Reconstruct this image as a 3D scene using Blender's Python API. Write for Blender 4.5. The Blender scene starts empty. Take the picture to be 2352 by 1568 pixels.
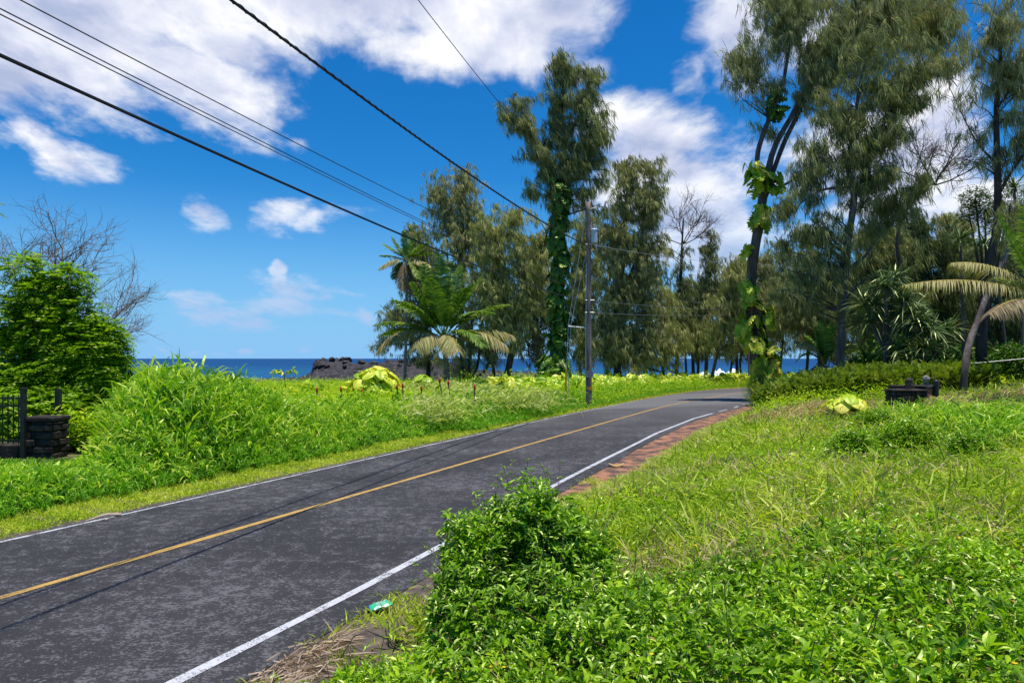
import bpy, math, random
import numpy as np
from mathutils import Vector
rad = math.radians
rng = np.random.default_rng(11)
random.seed(5)
scene = bpy.context.scene
COL = scene.collection

# ------------------------------------------------------------------ camera
EZ = 2.3
cam_d = bpy.data.cameras.new('camera')
cam_d.sensor_width = 36; cam_d.lens = 24
cam_d.shift_y = 39.0/2352
cam_d.clip_start = 0.05; cam_d.clip_end = 60000
cam = bpy.data.objects.new('camera', cam_d)
COL.objects.link(cam)
cam.location = (0, 0, EZ); cam.rotation_euler = (rad(90), 0, 0)
scene.camera = cam
scene.view_settings.view_transform = 'Standard'
scene.view_settings.look = 'None'
scene.view_settings.exposure = 0.32
scene.view_settings.gamma = 1
scene.cycles.max_bounces = 6
scene.cycles.diffuse_bounces = 3
scene.cycles.glossy_bounces = 2
scene.cycles.transmission_bounces = 4
scene.cycles.transparent_max_bounces = 8

# ------------------------------------------------------------------ sun and sky
TR = Vector((-0.12, 0.04, -1.0)).normalized()          # the way the light travels
SD = -TR
sun_d = bpy.data.lights.new('sun', 'SUN'); sun_d.energy = 4.6; sun_d.angle = rad(0.53)
sun_d.color = (1.0, 0.955, 0.88)
sun = bpy.data.objects.new('sun', sun_d); COL.objects.link(sun)
sun.rotation_euler = TR.to_track_quat('-Z', 'Y').to_euler(); sun.location = (8, 0, 60)

class NT:
    """short-hand for building node trees"""
    def __init__(s, tree): s.t = tree; s.n = tree.nodes; s.l = tree.links; s.n.clear()
    def set(s, sock, v):
        if v is None: return
        if isinstance(v, bpy.types.NodeSocket): s.l.new(v, sock)
        else:
            try: sock.default_value = v
            except Exception:
                if hasattr(v, '__len__') and len(v) == 3: sock.default_value = (*v, 1)
                else: raise
    def node(s, typ, **kw):
        n = s.n.new(typ)
        for k, v in kw.items(): setattr(n, k, v)
        return n
    def math(s, op, a, b=None, c=None, clamp=False):
        n = s.n.new('ShaderNodeMath'); n.operation = op; n.use_clamp = clamp
        for i, v in enumerate((a, b, c)): s.set(n.inputs[i], v)
        return n.outputs[0]
    def vmath(s, op, a, b=None, c=None):
        n = s.n.new('ShaderNodeVectorMath'); n.operation = op
        for i, v in enumerate((a, b, c)): s.set(n.inputs[i], v)
        return n.outputs['Value'] if op in ('LENGTH', 'DOT_PRODUCT') else n.outputs[0]
    def noise(s, vec, scale, detail=4, rough=.55, dist=0):
        n = s.n.new('ShaderNodeTexNoise'); n.inputs['Scale'].default_value = scale
        n.inputs['Detail'].default_value = detail; n.inputs['Roughness'].default_value = rough
        n.inputs['Distortion'].default_value = dist
        if vec is not None: s.l.new(vec, n.inputs['Vector'])
        return n.outputs['Fac']
    def ramp(s, fac, stops, interp='LINEAR'):
        n = s.n.new('ShaderNodeValToRGB'); n.color_ramp.interpolation = interp
        el = n.color_ramp.elements
        while len(el) < len(stops): el.new(.5)
        for e, (p, c) in zip(el, stops):
            e.position = p
            e.color = (*c, 1) if hasattr(c, '__len__') else (c, c, c, 1)
        s.set(n.inputs[0], fac)
        return n.outputs[0]
    def mix(s, fac, a, b, typ='MIX'):
        n = s.n.new('ShaderNodeMix'); n.data_type = 'RGBA'; n.blend_type = typ
        s.set(n.inputs[0], fac); s.set(n.inputs[6], a); s.set(n.inputs[7], b)
        return n.outputs[2]
    def step(s, v, a, b):
        n = s.n.new('ShaderNodeMapRange'); n.interpolation_type = 'SMOOTHSTEP'
        s.set(n.inputs[0], v); s.set(n.inputs[1], a); s.set(n.inputs[2], b)
        return n.outputs[0]

world = bpy.data.worlds.new('World'); scene.world = world; world.use_nodes = True
w = NT(world.node_tree)
sky = w.node('ShaderNodeTexSky', sky_type='NISHITA', sun_disc=False)
sky.sun_elevation = math.asin(SD.z); sky.sun_rotation = math.atan2(SD.x, SD.y)
sky.air_density = 1.0; sky.dust_density = 0.25; sky.ozone_density = 6.0; sky.altitude = 0
hs = w.node('ShaderNodeHueSaturation'); hs.inputs['Saturation'].default_value = 1.32
hs.inputs['Hue'].default_value = 0.492
w.l.new(sky.outputs[0], hs.inputs['Color'])
skyc = w.mix(1.0, hs.outputs[0], (0.42, 0.90, 1.16), 'MULTIPLY')
tc = w.node('ShaderNodeTexCoord')
sep = w.node('ShaderNodeSeparateXYZ'); w.l.new(tc.outputs['Generated'], sep.inputs[0])
# sea air: the pale band at the horizon stays blue
skyc = w.mix(w.math('SUBTRACT', 1, w.step(sep.outputs[2], -.04, .26)), skyc, (2.3, 4.9, 8.2))
bg_sky = w.node('ShaderNodeBackground'); w.l.new(skyc, bg_sky.inputs[0]); bg_sky.inputs[1].default_value = 0.092
yy = w.math('MAXIMUM', sep.outputs[1], .12)
u = w.math('DIVIDE', sep.outputs[0], yy); v = w.math('DIVIDE', sep.outputs[2], yy)
cmb = w.node('ShaderNodeCombineXYZ'); w.l.new(u, cmb.inputs[0]); w.l.new(v, cmb.inputs[1])
uv = cmb.outputs[0]
# billows: fractal noise over the sky's plane, warped by a slower one
wn = w.node('ShaderNodeTexNoise'); wn.inputs['Scale'].default_value = 3.2; wn.inputs['Detail'].default_value = 5
w.l.new(uv, wn.inputs['Vector'])
warp = w.vmath('MULTIPLY', w.vmath('SUBTRACT', wn.outputs['Color'], (.5, .5, .5)), (.20, .14, 0))
uvw = w.vmath('ADD', uv, warp)
# the noise lies on the clouds' level sheet, so billows flatten towards the horizon
iv = w.math('DIVIDE', 1, w.math('MAXIMUM', w.math('ADD', v, .24), .05))
cp = w.node('ShaderNodeCombineXYZ'); w.l.new(w.math('MULTIPLY', u, iv), cp.inputs[0]); w.l.new(w.math('MULTIPLY', iv, .8), cp.inputs[1])
cps = w.vmath('ADD', cp.outputs[0], w.vmath('MULTIPLY', warp, (1.2, 1.2, 0)))
n_big = w.noise(cps, 3.3, 8, .58)
n_fine = w.noise(cps, 11, 7, .64)
CL = [  # direction centres of the clouds: x, y, half width, half height, tilt, weight (image-plane units of the photo)
 (120, 60, 470, 170, 0, 1.0), (420, 190, 230, 75, 28, .9), (60, 190, 330, 95, 8, .9), (470, 120, 130, 60, 30, .75),
 (800, -20, 520, 110, 4, 1.0), (1120, 60, 260, 115, 6, 1.0), (1270, 30, 150, 85, -10, .85), (1000, 110, 240, 60, 8, .7),
 (1370, 155, 60, 50, 0, .5), (120, 355, 150, 48, 22, .62), (230, 395, 70, 28, 20, .45), (30, 320, 90, 30, 0, .45),
 (520, 290, 160, 34, 28, .45), (600, 300, 60, 24, 30, .4), (690, 350, 34, 22, 30, .34),
 (492, 474, 42, 36, 0, .62), (690, 482, 90, 30, 0, .5), (760, 498, 70, 24, 0, .45),
 (661, 598, 22, 20, 0, .95), (665, 640, 20, 30, 0, .7), (720, 668, 130, 40, 8, .55), (690, 700, 110, 34, -8, .62),
 (430, 700, 62, 28, 0, .58), (470, 722, 110, 24, 4, .62), (580, 738, 120, 20, 4, .6), (790, 672, 60, 28, 0, .5),
 (365, 801, 26, 8, 0, .6), (495, 798, 22, 8, 0, .6), (585, 796, 30, 10, 0, .7), (425, 800, 16, 6, 0, .5), (705, 803, 20, 7, 0, .5), (855, 715, 22, 34, 0, .5),
 (1640, 60, 75, 125, -12, .62), (1570, 150, 34, 60, 10, .35),
 (1430, 300, 90, 80, 20, .75), (1520, 350, 150, 95, 30, .9), (1560, 450, 170, 130, 15, 1.0), (1640, 520, 140, 120, 0, .95), (1500, 560, 130, 70, 0, .6),
 (1990, 420, 190, 150, 0, .85), (2150, 300, 110, 170, -10, .85), (2190, 470, 140, 110, 0, .9), (2330, 560, 160, 90, 0, .7), (1900, 60, 160, 160, 0, .6),
]
acc = None
for cx, cy, rx, ry, an, wt in CL:
    m = w.node('ShaderNodeMapping', vector_type='TEXTURE')
    m.inputs['Location'].default_value = ((cx-1176)/1568, (823-cy)/1568, 0)
    m.inputs['Rotation'].default_value = (0, 0, -rad(an))
    m.inputs['Scale'].default_value = (rx*1.4/1568, ry*1.4/1568, 1)
    w.l.new(uvw, m.inputs['Vector'])
    d = w.vmath('LENGTH', m.outputs[0])
    b = w.math('MULTIPLY_ADD', d, -wt, wt)
    acc = b if acc is None else w.math('MAXIMUM', acc, b)
acc = w.math('MAXIMUM', acc, -.6)
dens = w.math('ADD', acc, w.math('MULTIPLY', w.math('SUBTRACT', n_big, .5), 1.6))
dens = w.math('ADD', dens, w.math('MULTIPLY', w.math('SUBTRACT', n_fine, .5), .55))
cov = w.step(dens, .05, .58)
cov = w.math('MULTIPLY', cov, w.step(sep.outputs[2], .0, .012))
cov = w.math('MULTIPLY', cov, .95)
# lit tops and grey-blue undersides: the density a little higher up the sky shades what lies below it
n_up = w.noise(w.vmath('ADD', cps, (-.03, -.16, 0)), 3.3, 6, .55)
shade = w.math('ADD', w.math('MULTIPLY', w.math('SUBTRACT', n_up, n_big), 1.9), w.math('MULTIPLY', dens, .35))
ccol = w.ramp(shade, [(0.0, (.98, .98, 1.0)), (.2, (.74, .77, .90)), (.5, (.44, .50, .70))])
low = w.step(v, .02, .30)
ccol = w.mix(w.math('SUBTRACT', 1, low), ccol, (.36, .54, .82))
bg_c = w.node('ShaderNodeBackground'); w.l.new(ccol, bg_c.inputs[0]); bg_c.inputs[1].default_value = 0.86
mx = w.node('ShaderNodeMixShader'); w.l.new(cov, mx.inputs[0]); w.l.new(bg_sky.outputs[0], mx.inputs[1]); w.l.new(bg_c.outputs[0], mx.inputs[2])
wo = w.node('ShaderNodeOutputWorld'); w.l.new(mx.outputs[0], wo.inputs[0])

# ------------------------------------------------------------------ mapping of the view to places
F, CX, HY = 1568., 1176., 823.
def W(x, y, Y): return np.array([(x-CX)/F*Y, Y, EZ-(y-HY)/F*Y])
def G(x, y, z=0.):
    Y = F*(EZ-z)/(y-HY)
    return np.array([(x-CX)/F*Y, Y, z])

# ------------------------------------------------------------------ mesh helpers
class MB:
    def __init__(s): s.v = []; s.f = []; s.n = 0
    def add(s, v, *fs, mi=0):
        v = np.asarray(v, dtype=np.float32).reshape(-1, 3)
        for f in fs:
            f = np.asarray(f, dtype=np.int64)
            if len(f): s.f.append((f + s.n, mi))
        s.v.append(v); s.n += len(v)
    def build(s, name, mats, parent=None, smooth=False):
        me = bpy.data.meshes.new(name)
        v = np.concatenate(s.v) if s.v else np.zeros((0, 3), np.float32)
        if not isinstance(mats, (list, tuple)): mats = [mats]
        off = np.zeros(3, np.float32)
        if parent is not None:
            p = parent
            while p is not None:
                off += np.array(p.location, dtype=np.float32); p = p.parent
        me.vertices.add(len(v)); me.vertices.foreach_set('co', (v-off).ravel())
        li = np.concatenate([f.ravel() for f, _ in s.f]); tot = np.concatenate([np.full(len(f), f.shape[1]) for f, _ in s.f])
        mi = np.concatenate([np.full(len(f), m) for f, m in s.f])
        st = np.concatenate([[0], np.cumsum(tot)[:-1]])
        me.loops.add(len(li)); me.loops.foreach_set('vertex_index', li.astype(np.int32))
        me.polygons.add(len(tot)); me.polygons.foreach_set('loop_start', st.astype(np.int32))
        me.polygons.foreach_set('loop_total', tot.astype(np.int32))
        me.polygons.foreach_set('material_index', mi.astype(np.int32))
        me.polygons.foreach_set('use_smooth', np.full(len(tot), bool(smooth)))
        for m in mats: me.materials.append(m)
        me.update(calc_edges=True); me.validate()
        o = bpy.data.objects.new(name, me); COL.objects.link(o)
        if parent is not None: o.parent = parent
        return o

def tag(o, label=None, cat=None, group=None, kind=None):
    if label: o['label'] = label
    if cat: o['category'] = cat
    if group: o['group'] = group
    if kind: o['kind'] = kind
    return o
def thing(name, loc, label, cat, group=None):
    o = bpy.data.objects.new(name, None); COL.objects.link(o); o.location = [float(c) for c in loc]
    o.empty_display_size = .3
    return tag(o, label, cat, group)
def norm(a): return a/np.maximum(np.linalg.norm(a, axis=-1, keepdims=True), 1e-9)
def rnd(n, a, b): return rng.uniform(a, b, n)
def sphere_dirs(n): return norm(rng.normal(size=(n, 3)))
def hnoise(x, y, s=1., seed=0.):
    x = x*s+seed*13.1; y = y*s-seed*7.7
    return (np.sin(x*1.3+1.7*np.sin(y*.9+.3))+np.sin(y*1.7+1.3*np.sin(x*1.1+2))+.6*np.sin(x*3.1+y*2.3+seed)+.5*np.sin(y*4.3-x*2.9))/3.1
def sm(t, a, b):
    t = np.clip((t-a)/(b-a), 0, 1); return t*t*(3-2*t)

def blades(mb, P, D, L, Wd, droop, seg=2, mi=0, side=None, taper=.75):
    """thin leaf blades: base, bent middle(s), tip"""
    n = len(P); D = norm(D); L = np.broadcast_to(L, n); Wd = np.broadcast_to(Wd, n); droop = np.broadcast_to(droop, n)
    if side is None: side = norm(np.cross(D, sphere_dirs(n)))
    ts = [0, .5, 1] if seg == 2 else [0, .35, .7, 1]
    rows = []
    for i, t in enumerate(ts):
        c = P + D*(L*t)[:, None]; c[:, 2] -= L*droop*t*t
        if i == len(ts)-1: rows.append(c[:, None, :])
        else:
            wd = (Wd*(taper if i == 0 else 1.0 if i == 1 else .7)/2)[:, None]
            rows.append(np.stack([c-side*wd, c+side*wd], 1))
    V = np.concatenate(rows, 1); k = V.shape[1]
    b = np.arange(n)[:, None]*k
    q = [b+np.array([[2*i, 2*i+1, 2*i+3, 2*i+2]]) for i in range(len(ts)-2)]
    mb.add(V, np.concatenate(q), b+np.array([[k-3, k-2, k-1]]), mi=mi)

def stamp(mb, T, faces, P, X, Y, Z, S, mi=0):
    """copies of a small template: x across, y along, z up"""
    n = len(P); S = np.broadcast_to(S, n)
    M = np.stack([X, Y, Z], 1)
    V = P[:, None, :] + S[:, None, None]*np.einsum('vk,nkj->nvj', T, M)
    b = (np.arange(n)*len(T))[:, None, None]
    mb.add(V, *[(b+np.asarray(f)[None]).reshape(-1, np.asarray(f).shape[1]) for f in faces], mi=mi)

def leaf_tmpl(wd=.36, fold=.10, curl=.18):
    T = np.array([[0, 0, 0], [-wd*.42, .3, fold], [0, .3, 0], [wd*.42, .3, fold], [-wd*.46, .62, fold-curl*.3], [0, .64, -curl*.3], [wd*.46, .62, fold-curl*.3], [0, 1, -curl]])
    return T, [np.array([[0, 2, 1], [0, 3, 2], [4, 5, 7], [5, 6, 7]]), np.array([[1, 2, 5, 4], [2, 3, 6, 5]])]
def diamond_tmpl(wd=.4, fold=.06):
    T = np.array([[0, 0, 0], [-wd/2, .45, fold], [wd/2, .45, fold], [0, 1, -.08]])
    return T, [np.array([[0, 3, 1], [0, 2, 3]])]
def big_leaf_tmpl(splits=True):
    """broad heart-shaped leaf with slits at its edge"""
    ts = np.linspace(0, 1, 12); V = []; m = len(ts)
    for i, t in enumerate(ts):
        wd = .44*math.sin(math.pi*min(1, t*.93+.07))**.62
        cut = .45 if (splits and i % 2 == 1 and 1 < i < m-1) else 1.0
        z = -.30*t*t
        V += [[0, t, z], [-wd*cut*.5, t-.03, z+.05], [wd*cut*.5, t-.03, z+.05], [-wd*cut, t+(.05 if cut == 1 else -.02), z-.02], [wd*cut, t+(.05 if cut == 1 else -.02), z-.02]]
    V[3] = [-.28, -.12, 0]; V[4] = [.28, -.12, 0]
    q = []
    for i in range(m-1):
        a = 5*i; b = a+5
        q += [[a, b, b+1, a+1], [a+1, b+1, b+3, a+3], [b, a, a+2, b+2], [b+2, a+2, a+4, b+4]]
    return np.array(V), [np.array(q)]
def frames(D, up=(0, 0, 1), roll=0.):
    D = norm(D); X = np.cross(D, np.broadcast_to(np.array(up, float), D.shape)); X = norm(X + 1e-6)
    Z = np.cross(X, D)
    if not np.isscalar(roll) or roll:
        r = rng.normal(size=len(D))*roll if np.isscalar(roll) else roll
        X, Z = X*np.cos(r)[:, None]+Z*np.sin(r)[:, None], Z*np.cos(r)[:, None]-X*np.sin(r)[:, None]
    return X, D, Z
def tubes(mb, paths, rr, k=4, mi=0):
    paths = np.asarray(paths, float); n, m, _ = paths.shape
    rr = np.broadcast_to(rr, (n, m))
    tg = np.gradient(paths, axis=1); tg = norm(tg)
    ref = np.broadcast_to(np.array([.13, 1, .21]), tg.shape)
    a = norm(np.cross(tg, ref)); b = np.cross(tg, a)
    an = np.arange(k)/k*2*math.pi
    V = paths[:, :, None, :] + rr[:, :, None, None]*(a[:, :, None, :]*np.cos(an)[None, None, :, None]+b[:, :, None, :]*np.sin(an)[None, None, :, None])
    base = (np.arange(n)*m*k)[:, None]
    q = []
    for i in range(m-1):
        for j in range(k): q.append([i*k+j, i*k+(j+1) % k, (i+1)*k+(j+1) % k, (i+1)*k+j])
    q = np.array(q)
    cap = np.array([[k*(m-1)+j for j in range(k)]])
    mb.add(V, (base[:, :, None]+q[None]).reshape(-1, 4), (base[:, :, None]+cap[None]).reshape(-1, k), mi=mi)
def smooth_path(pts, m=24):
    """Catmull-Rom through the points (rows may carry extra columns such as radius)"""
    p = np.asarray(pts, float); p = np.vstack([2*p[0]-p[1], p, 2*p[-1]-p[-2]]); n = len(p)-3
    out = []
    for t in np.linspace(0, n-1e-6, m):
        i = int(t); f = t-i; a, b, c, d = p[i], p[i+1], p[i+2], p[i+3]
        out.append(.5*(2*b+(c-a)*f+(2*a-5*b+4*c-d)*f*f+(3*b-a-3*c+d)*f**3))
    return np.array(out)
def bez(A, B, C, m):
    t = np.linspace(0, 1, m)[None, :, None]
    return A[:, None]*(1-t)**2+2*B[:, None]*t*(1-t)+C[:, None]*t*t
def box(mb, c, s, rz=0., mi=0, bevel=0.):
    c = np.asarray(c, float); hx, hy, hz = np.asarray(s, float)/2
    if bevel <= 0:
        V = np.array([[x, y, z] for z in (-hz, hz) for x, y in ((-hx, -hy), (hx, -hy), (hx, hy), (-hx, hy))])
        q = [[0, 3, 2, 1], [4, 5, 6, 7], [0, 1, 5, 4], [1, 2, 6, 5], [2, 3, 7, 6], [3, 0, 4, 7]]
    else:
        b = bevel; V = []
        for z, i in ((-hz, b), (-hz+b, 0), (hz-b, 0), (hz, b)):
            V += [[-hx+i, -hy+i, z], [hx-i, -hy+i, z], [hx-i, hy-i, z], [-hx+i, hy-i, z]]
        V = np.array(V); q = [[0, 3, 2, 1], [12, 13, 14, 15]]
        for r in range(3):
            for j in range(4): q.append([r*4+j, r*4+(j+1) % 4, r*4+4+(j+1) % 4, r*4+4+j])
    R = np.array([[math.cos(rz), -math.sin(rz), 0], [math.sin(rz), math.cos(rz), 0], [0, 0, 1]])
    mb.add(V@R.T+c, np.array(q), mi=mi)

# ------------------------------------------------------------------ materials
def mat(name):
    m = bpy.data.materials.new(name); m.use_nodes = True
    t = NT(m.node_tree); out = t.node('ShaderNodeOutputMaterial')
    return m, t, out
def leaf_mat(name, cols, trans=.35, gloss=.05, rough=.35, var=.35, nscale=.8, dark=None, tcol=1.5):
    """foliage: every leaf takes its own tone, drifting over the plant"""
    m, t, out = mat(name)
    g = t.node('ShaderNodeNewGeometry'); tcn = t.node('ShaderNodeTexCoord')
    n = t.noise(g.outputs['Position'], nscale, 2)
    f = t.math('ADD', t.math('MULTIPLY', g.outputs['Random Per Island'], 1-var), t.math('MULTIPLY', t.step(n, .3, .7), var))
    c = t.ramp(f, [(i/(len(cols)-1) if len(cols) > 1 else 0, q) for i, q in enumerate(cols)])
    d = t.node('ShaderNodeBsdfDiffuse'); t.l.new(c, d.inputs[0])
    tr = t.node('ShaderNodeBsdfTranslucent'); t.l.new(t.mix(1.0, c, (1.25*tcol/1.5, 1.35*tcol/1.5, .55), 'MULTIPLY'), tr.inputs[0])
    a = t.node('ShaderNodeMixShader'); a.inputs[0].default_value = trans
    t.l.new(d.outputs[0], a.inputs[1]); t.l.new(tr.outputs[0], a.inputs[2])
    gl = t.node('ShaderNodeBsdfGlossy'); gl.inputs['Roughness'].default_value = max(.42, rough+.16); gl.inputs[0].default_value = (.95, 1, .55, 1)
    b = t.node('ShaderNodeMixShader'); b.inputs[0].default_value = gloss*.55
    t.l.new(a.outputs[0], b.inputs[1]); t.l.new(gl.outputs[0], b.inputs[2]); t.l.new(b.outputs[0], out.inputs[0])
    return m
def surf_mat(name, stops, scale=3., detail=6, rough=.9, bump=.3, bscale=None, coord='Position', stretch=None, metal=0, spec=.3, bdist=.02):
    m, t, out = mat(name)
    if coord == 'Position': vec = t.node('ShaderNodeNewGeometry').outputs['Position']
    else: vec = t.node('ShaderNodeTexCoord').outputs[coord]
    if stretch: vec = t.vmath('MULTIPLY', vec, stretch)
    n = t.noise(vec, scale, detail, .6)
    c = t.ramp(n, stops)
    p = t.node('ShaderNodeBsdfPrincipled'); t.l.new(c, p.inputs['Base Color'])
    p.inputs['Roughness'].default_value = rough; p.inputs['Metallic'].default_value = metal
    p.inputs['Specular IOR Level'].default_value = spec
    if bump:
        b = t.node('ShaderNodeBump'); b.inputs['Strength'].default_value = bump; b.inputs['Distance'].default_value = bdist
        t.l.new(t.noise(vec, bscale or scale*3, 5, .65), b.inputs['Height']); t.l.new(b.outputs[0], p.inputs['Normal'])
    t.l.new(p.outputs[0], out.inputs[0])
    return m
# ------------------------------------------------------------------ the road's course
RC = smooth_path([(-28, -44), (-17.1, -20), (-12.5, -10), (-7.9, 0), (-3.3, 10), (1.3, 20), (6.0, 30), (8.6, 35), (11.6, 40), (15.6, 46), (19.6, 50.2), (25, 52.8), (32, 53.6), (44, 53.0), (62, 50), (95, 43)], 260)
RT = norm(np.gradient(RC, axis=0)); RN = np.stack([RT[:, 1], -RT[:, 0]], 1)      # to the right of travel
YR = RC[:, 1]
idx = np.arange(len(RC))
i52 = int(np.argmax(YR > 50))
def interp_off(ys, vals):
    o = np.interp(YR, ys, vals); o[i52:] = vals[-1]; return o
OR_ = interp_off([-20, 5, 8, 14, 22, 27, 33, 50], [3.0, 3.0, 2.98, 2.7, 2.46, 2.56, 3.1, 2.9])
OL_ = interp_off([-20, 8, 15, 27, 33, 42, 50], [2.17, 2.17, 2.3, 2.42, 2.35, 2.9, 3.2])
AR_ = OR_+interp_off([-20, 5, 12, 20, 33, 50], [.5, .46, .34, .30, .25, .3])       # asphalt edge
AL_ = OL_+.12
def road_d(x, y):
    """signed distance right of the yellow line, and the offsets of the asphalt's edges there"""
    x = np.asarray(x, float).ravel(); y = np.asarray(y, float).ravel(); d = np.empty(len(x)); j = np.empty(len(x), int)
    for a in range(0, len(x), 20000):
        dx = x[a:a+20000, None]-RC[None, :, 0]; dy = y[a:a+20000, None]-RC[None, :, 1]
        k = np.argmin(dx*dx+dy*dy, 1); r = np.arange(len(k)); j[a:a+20000] = k
        d[a:a+20000] = dx[r, k]*RN[k, 0]+dy[r, k]*RN[k, 1]
    return d, AR_[j], AL_[j], OR_[j]
def ground_h(x, y):
    x = np.asarray(x, float); y = np.asarray(y, float); sh = x.shape
    d, ar, al, _ = road_d(x, y); xf = x.ravel(); yf = y.ravel()
    dr = d-ar; dl = -d-al
    h = np.zeros(len(xf))-.012
    rise = .62*sm(dr, .9, 4.2)+.38*sm(xf, 8, 17)*sm(dr, 1.5, 6)+.3*sm(xf, 14, 26)*sm(dr, 2, 8)
    h += np.where(dr > 0, rise*(1-.85*sm(yf, 30, 44)), 0)
    h += np.where(dl > 0, .25*sm(dl, 1.0, 6)*(1-sm(yf, 40, 60)), 0)
    off = np.where(dr > 0, sm(dr, .1, 1), np.where(dl > 0, sm(dl, .1, 1), 0))
    h += off*.05*hnoise(xf, yf, 1.1)
    coast = 100+4*hnoise(xf, yf*0, .08)+ .12*np.maximum(xf-20, 0)
    h -= 10*sm(yf-coast, -8, 16)
    h -= .35*sm(yf, 66, 88)
    return h.reshape(sh)
def gz(x, y): return ground_h(np.asarray(x, float), np.asarray(y, float))

# ------------------------------------------------------------------ ground
def grid_mesh(xs, ys, hf):
    Xg, Yg = np.meshgrid(xs, ys); Zg = hf(Xg, Yg)
    V = np.stack([Xg, Yg, Zg], -1).reshape(-1, 3); nx = len(xs); ny = len(ys)
    i = np.arange(nx-1)[None, :]+np.arange(ny-1)[:, None]*nx
    q = np.stack([i, i+1, i+1+nx, i+nx], -1).reshape(-1, 4)
    return V, q
xs = np.concatenate([np.linspace(-400, -40, 26)[:-1], np.arange(-40, -14, .8), np.arange(-14, 22, .22), np.arange(22, 60, .8), np.linspace(60, 600, 36)])
ys = np.concatenate([np.linspace(-200, -12, 18)[:-1], np.arange(-12, 0, .5), np.arange(0, 26, .22), np.arange(26, 60, .45), np.arange(60, 125, 1.0), np.linspace(126, 210, 8)])
mb = MB(); V, q = grid_mesh(xs, ys, ground_h); mb.add(V, q)
m, t, out = mat('soil_and_litter')
pos = t.node('ShaderNodeNewGeometry').outputs['Position']
n1 = t.noise(pos, .9, 6); n2 = t.noise(pos, 9, 6, .65); n3 = t.noise(pos, 60, 3)
c = t.ramp(n1, [(.35, (.030, .030, .014)), (.5, (.075, .085, .022)), (.62, (.12, .13, .035))])
c = t.mix(t.step(n2, .52, .66), c, (.13, .085, .055))
c = t.mix(t.math('MULTIPLY', t.step(n3, .5, .75), .45), c, (.22, .17, .11))
sp = t.node('ShaderNodeSeparateXYZ'); t.l.new(pos, sp.inputs[0])
c = t.mix(t.step(t.math('ADD', sp.outputs[1], t.math('MULTIPLY', n1, 8)), 60, 70), c, t.ramp(n2, [(.3, (.018, .016, .018)), (.7, (.07, .06, .06))]))
p = t.node('ShaderNodeBsdfPrincipled'); t.l.new(c, p.inputs['Base Color']); p.inputs['Roughness'].default_value = .95
bp = t.node('ShaderNodeBump'); bp.inputs['Strength'].default_value = .7; bp.inputs['Distance'].default_value = .05; t.l.new(n2, bp.inputs['Height']); t.l.new(bp.outputs[0], p.inputs['Normal'])
t.l.new(p.outputs[0], out.inputs[0])
tag(mb.build('ground', m, smooth=True), kind='structure')

# ------------------------------------------------------------------ road
def ribbon(o1, o2, z, name, m, i0=0, i1=None, cols=1, wob=0.0, seed=0, kind='structure', zout=None):
    i1 = i1 or len(RC); ii = np.arange(i0, i1)
    tt = np.linspace(i0, i1-1, (i1-i0)*3)
    def at(a): return np.interp(tt, idx, a)
    o1 = np.interp(tt, idx, np.broadcast_to(o1, len(RC))); o2 = np.interp(tt, idx, np.broadcast_to(o2, len(RC)))
    s = np.cumsum(np.r_[0, np.hypot(np.diff(at(RC[:, 0])), np.diff(at(RC[:, 1])))])
    w1 = wob*hnoise(s, s*0+seed, .8, seed); w2 = wob*hnoise(s, s*0+3+seed, .7, seed+2)
    rows = []
    for k in range(cols+1):
        f = k/cols; o = (o1+w1)*(1-f)+(o2+w2)*f
        rows.append(np.stack([at(RC[:, 0])+at(RN[:, 0])*o, at(RC[:, 1])+at(RN[:, 1])*o, np.full(len(tt), z if (zout is None or k < cols) else zout)], 1))
    V = np.stack(rows, 1); n = len(tt); k = cols+1
    b = np.arange(n-1)[:, None]*k+np.arange(cols)[None, :]
    q = np.stack([b, b+1, b+1+k, b+k], -1).reshape(-1, 4)
    mb = MB(); mb.add(V, q); o = mb.build(name, m); tag(o, kind=kind)
    return o
m, t, out = mat('worn_asphalt')
pos = t.node('ShaderNodeNewGeometry').outputs['Position']
sp = t.node('ShaderNodeSeparateXYZ'); t.l.new(pos, sp.inputs[0])
# aggregate shows through the binder in ragged patches
big = t.noise(pos, .55, 3); mid = t.noise(pos, 5.5, 5, .62); fine = t.noise(t.vmath('MULTIPLY', pos, (1, 1.35, 1)), 30, 6, .7, .3); grit = t.noise(pos, 150, 2)
wear = t.math('ADD', t.math('MULTIPLY', fine, 1.0), t.math('ADD', t.math('MULTIPLY', mid, .55), t.math('MULTIPLY', big, .35)))
wf = t.step(wear, .975, 1.055)
base = t.mix(t.step(big, .35, .65), (.018, .0165, .019), (.028, .026, .029))
base = t.mix(t.math('MULTIPLY', t.step(grit, .45, .75), .45), base, (.10, .095, .10))
c = t.mix(t.math('MULTIPLY', wf, .78), base, (.125, .120, .128))
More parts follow.
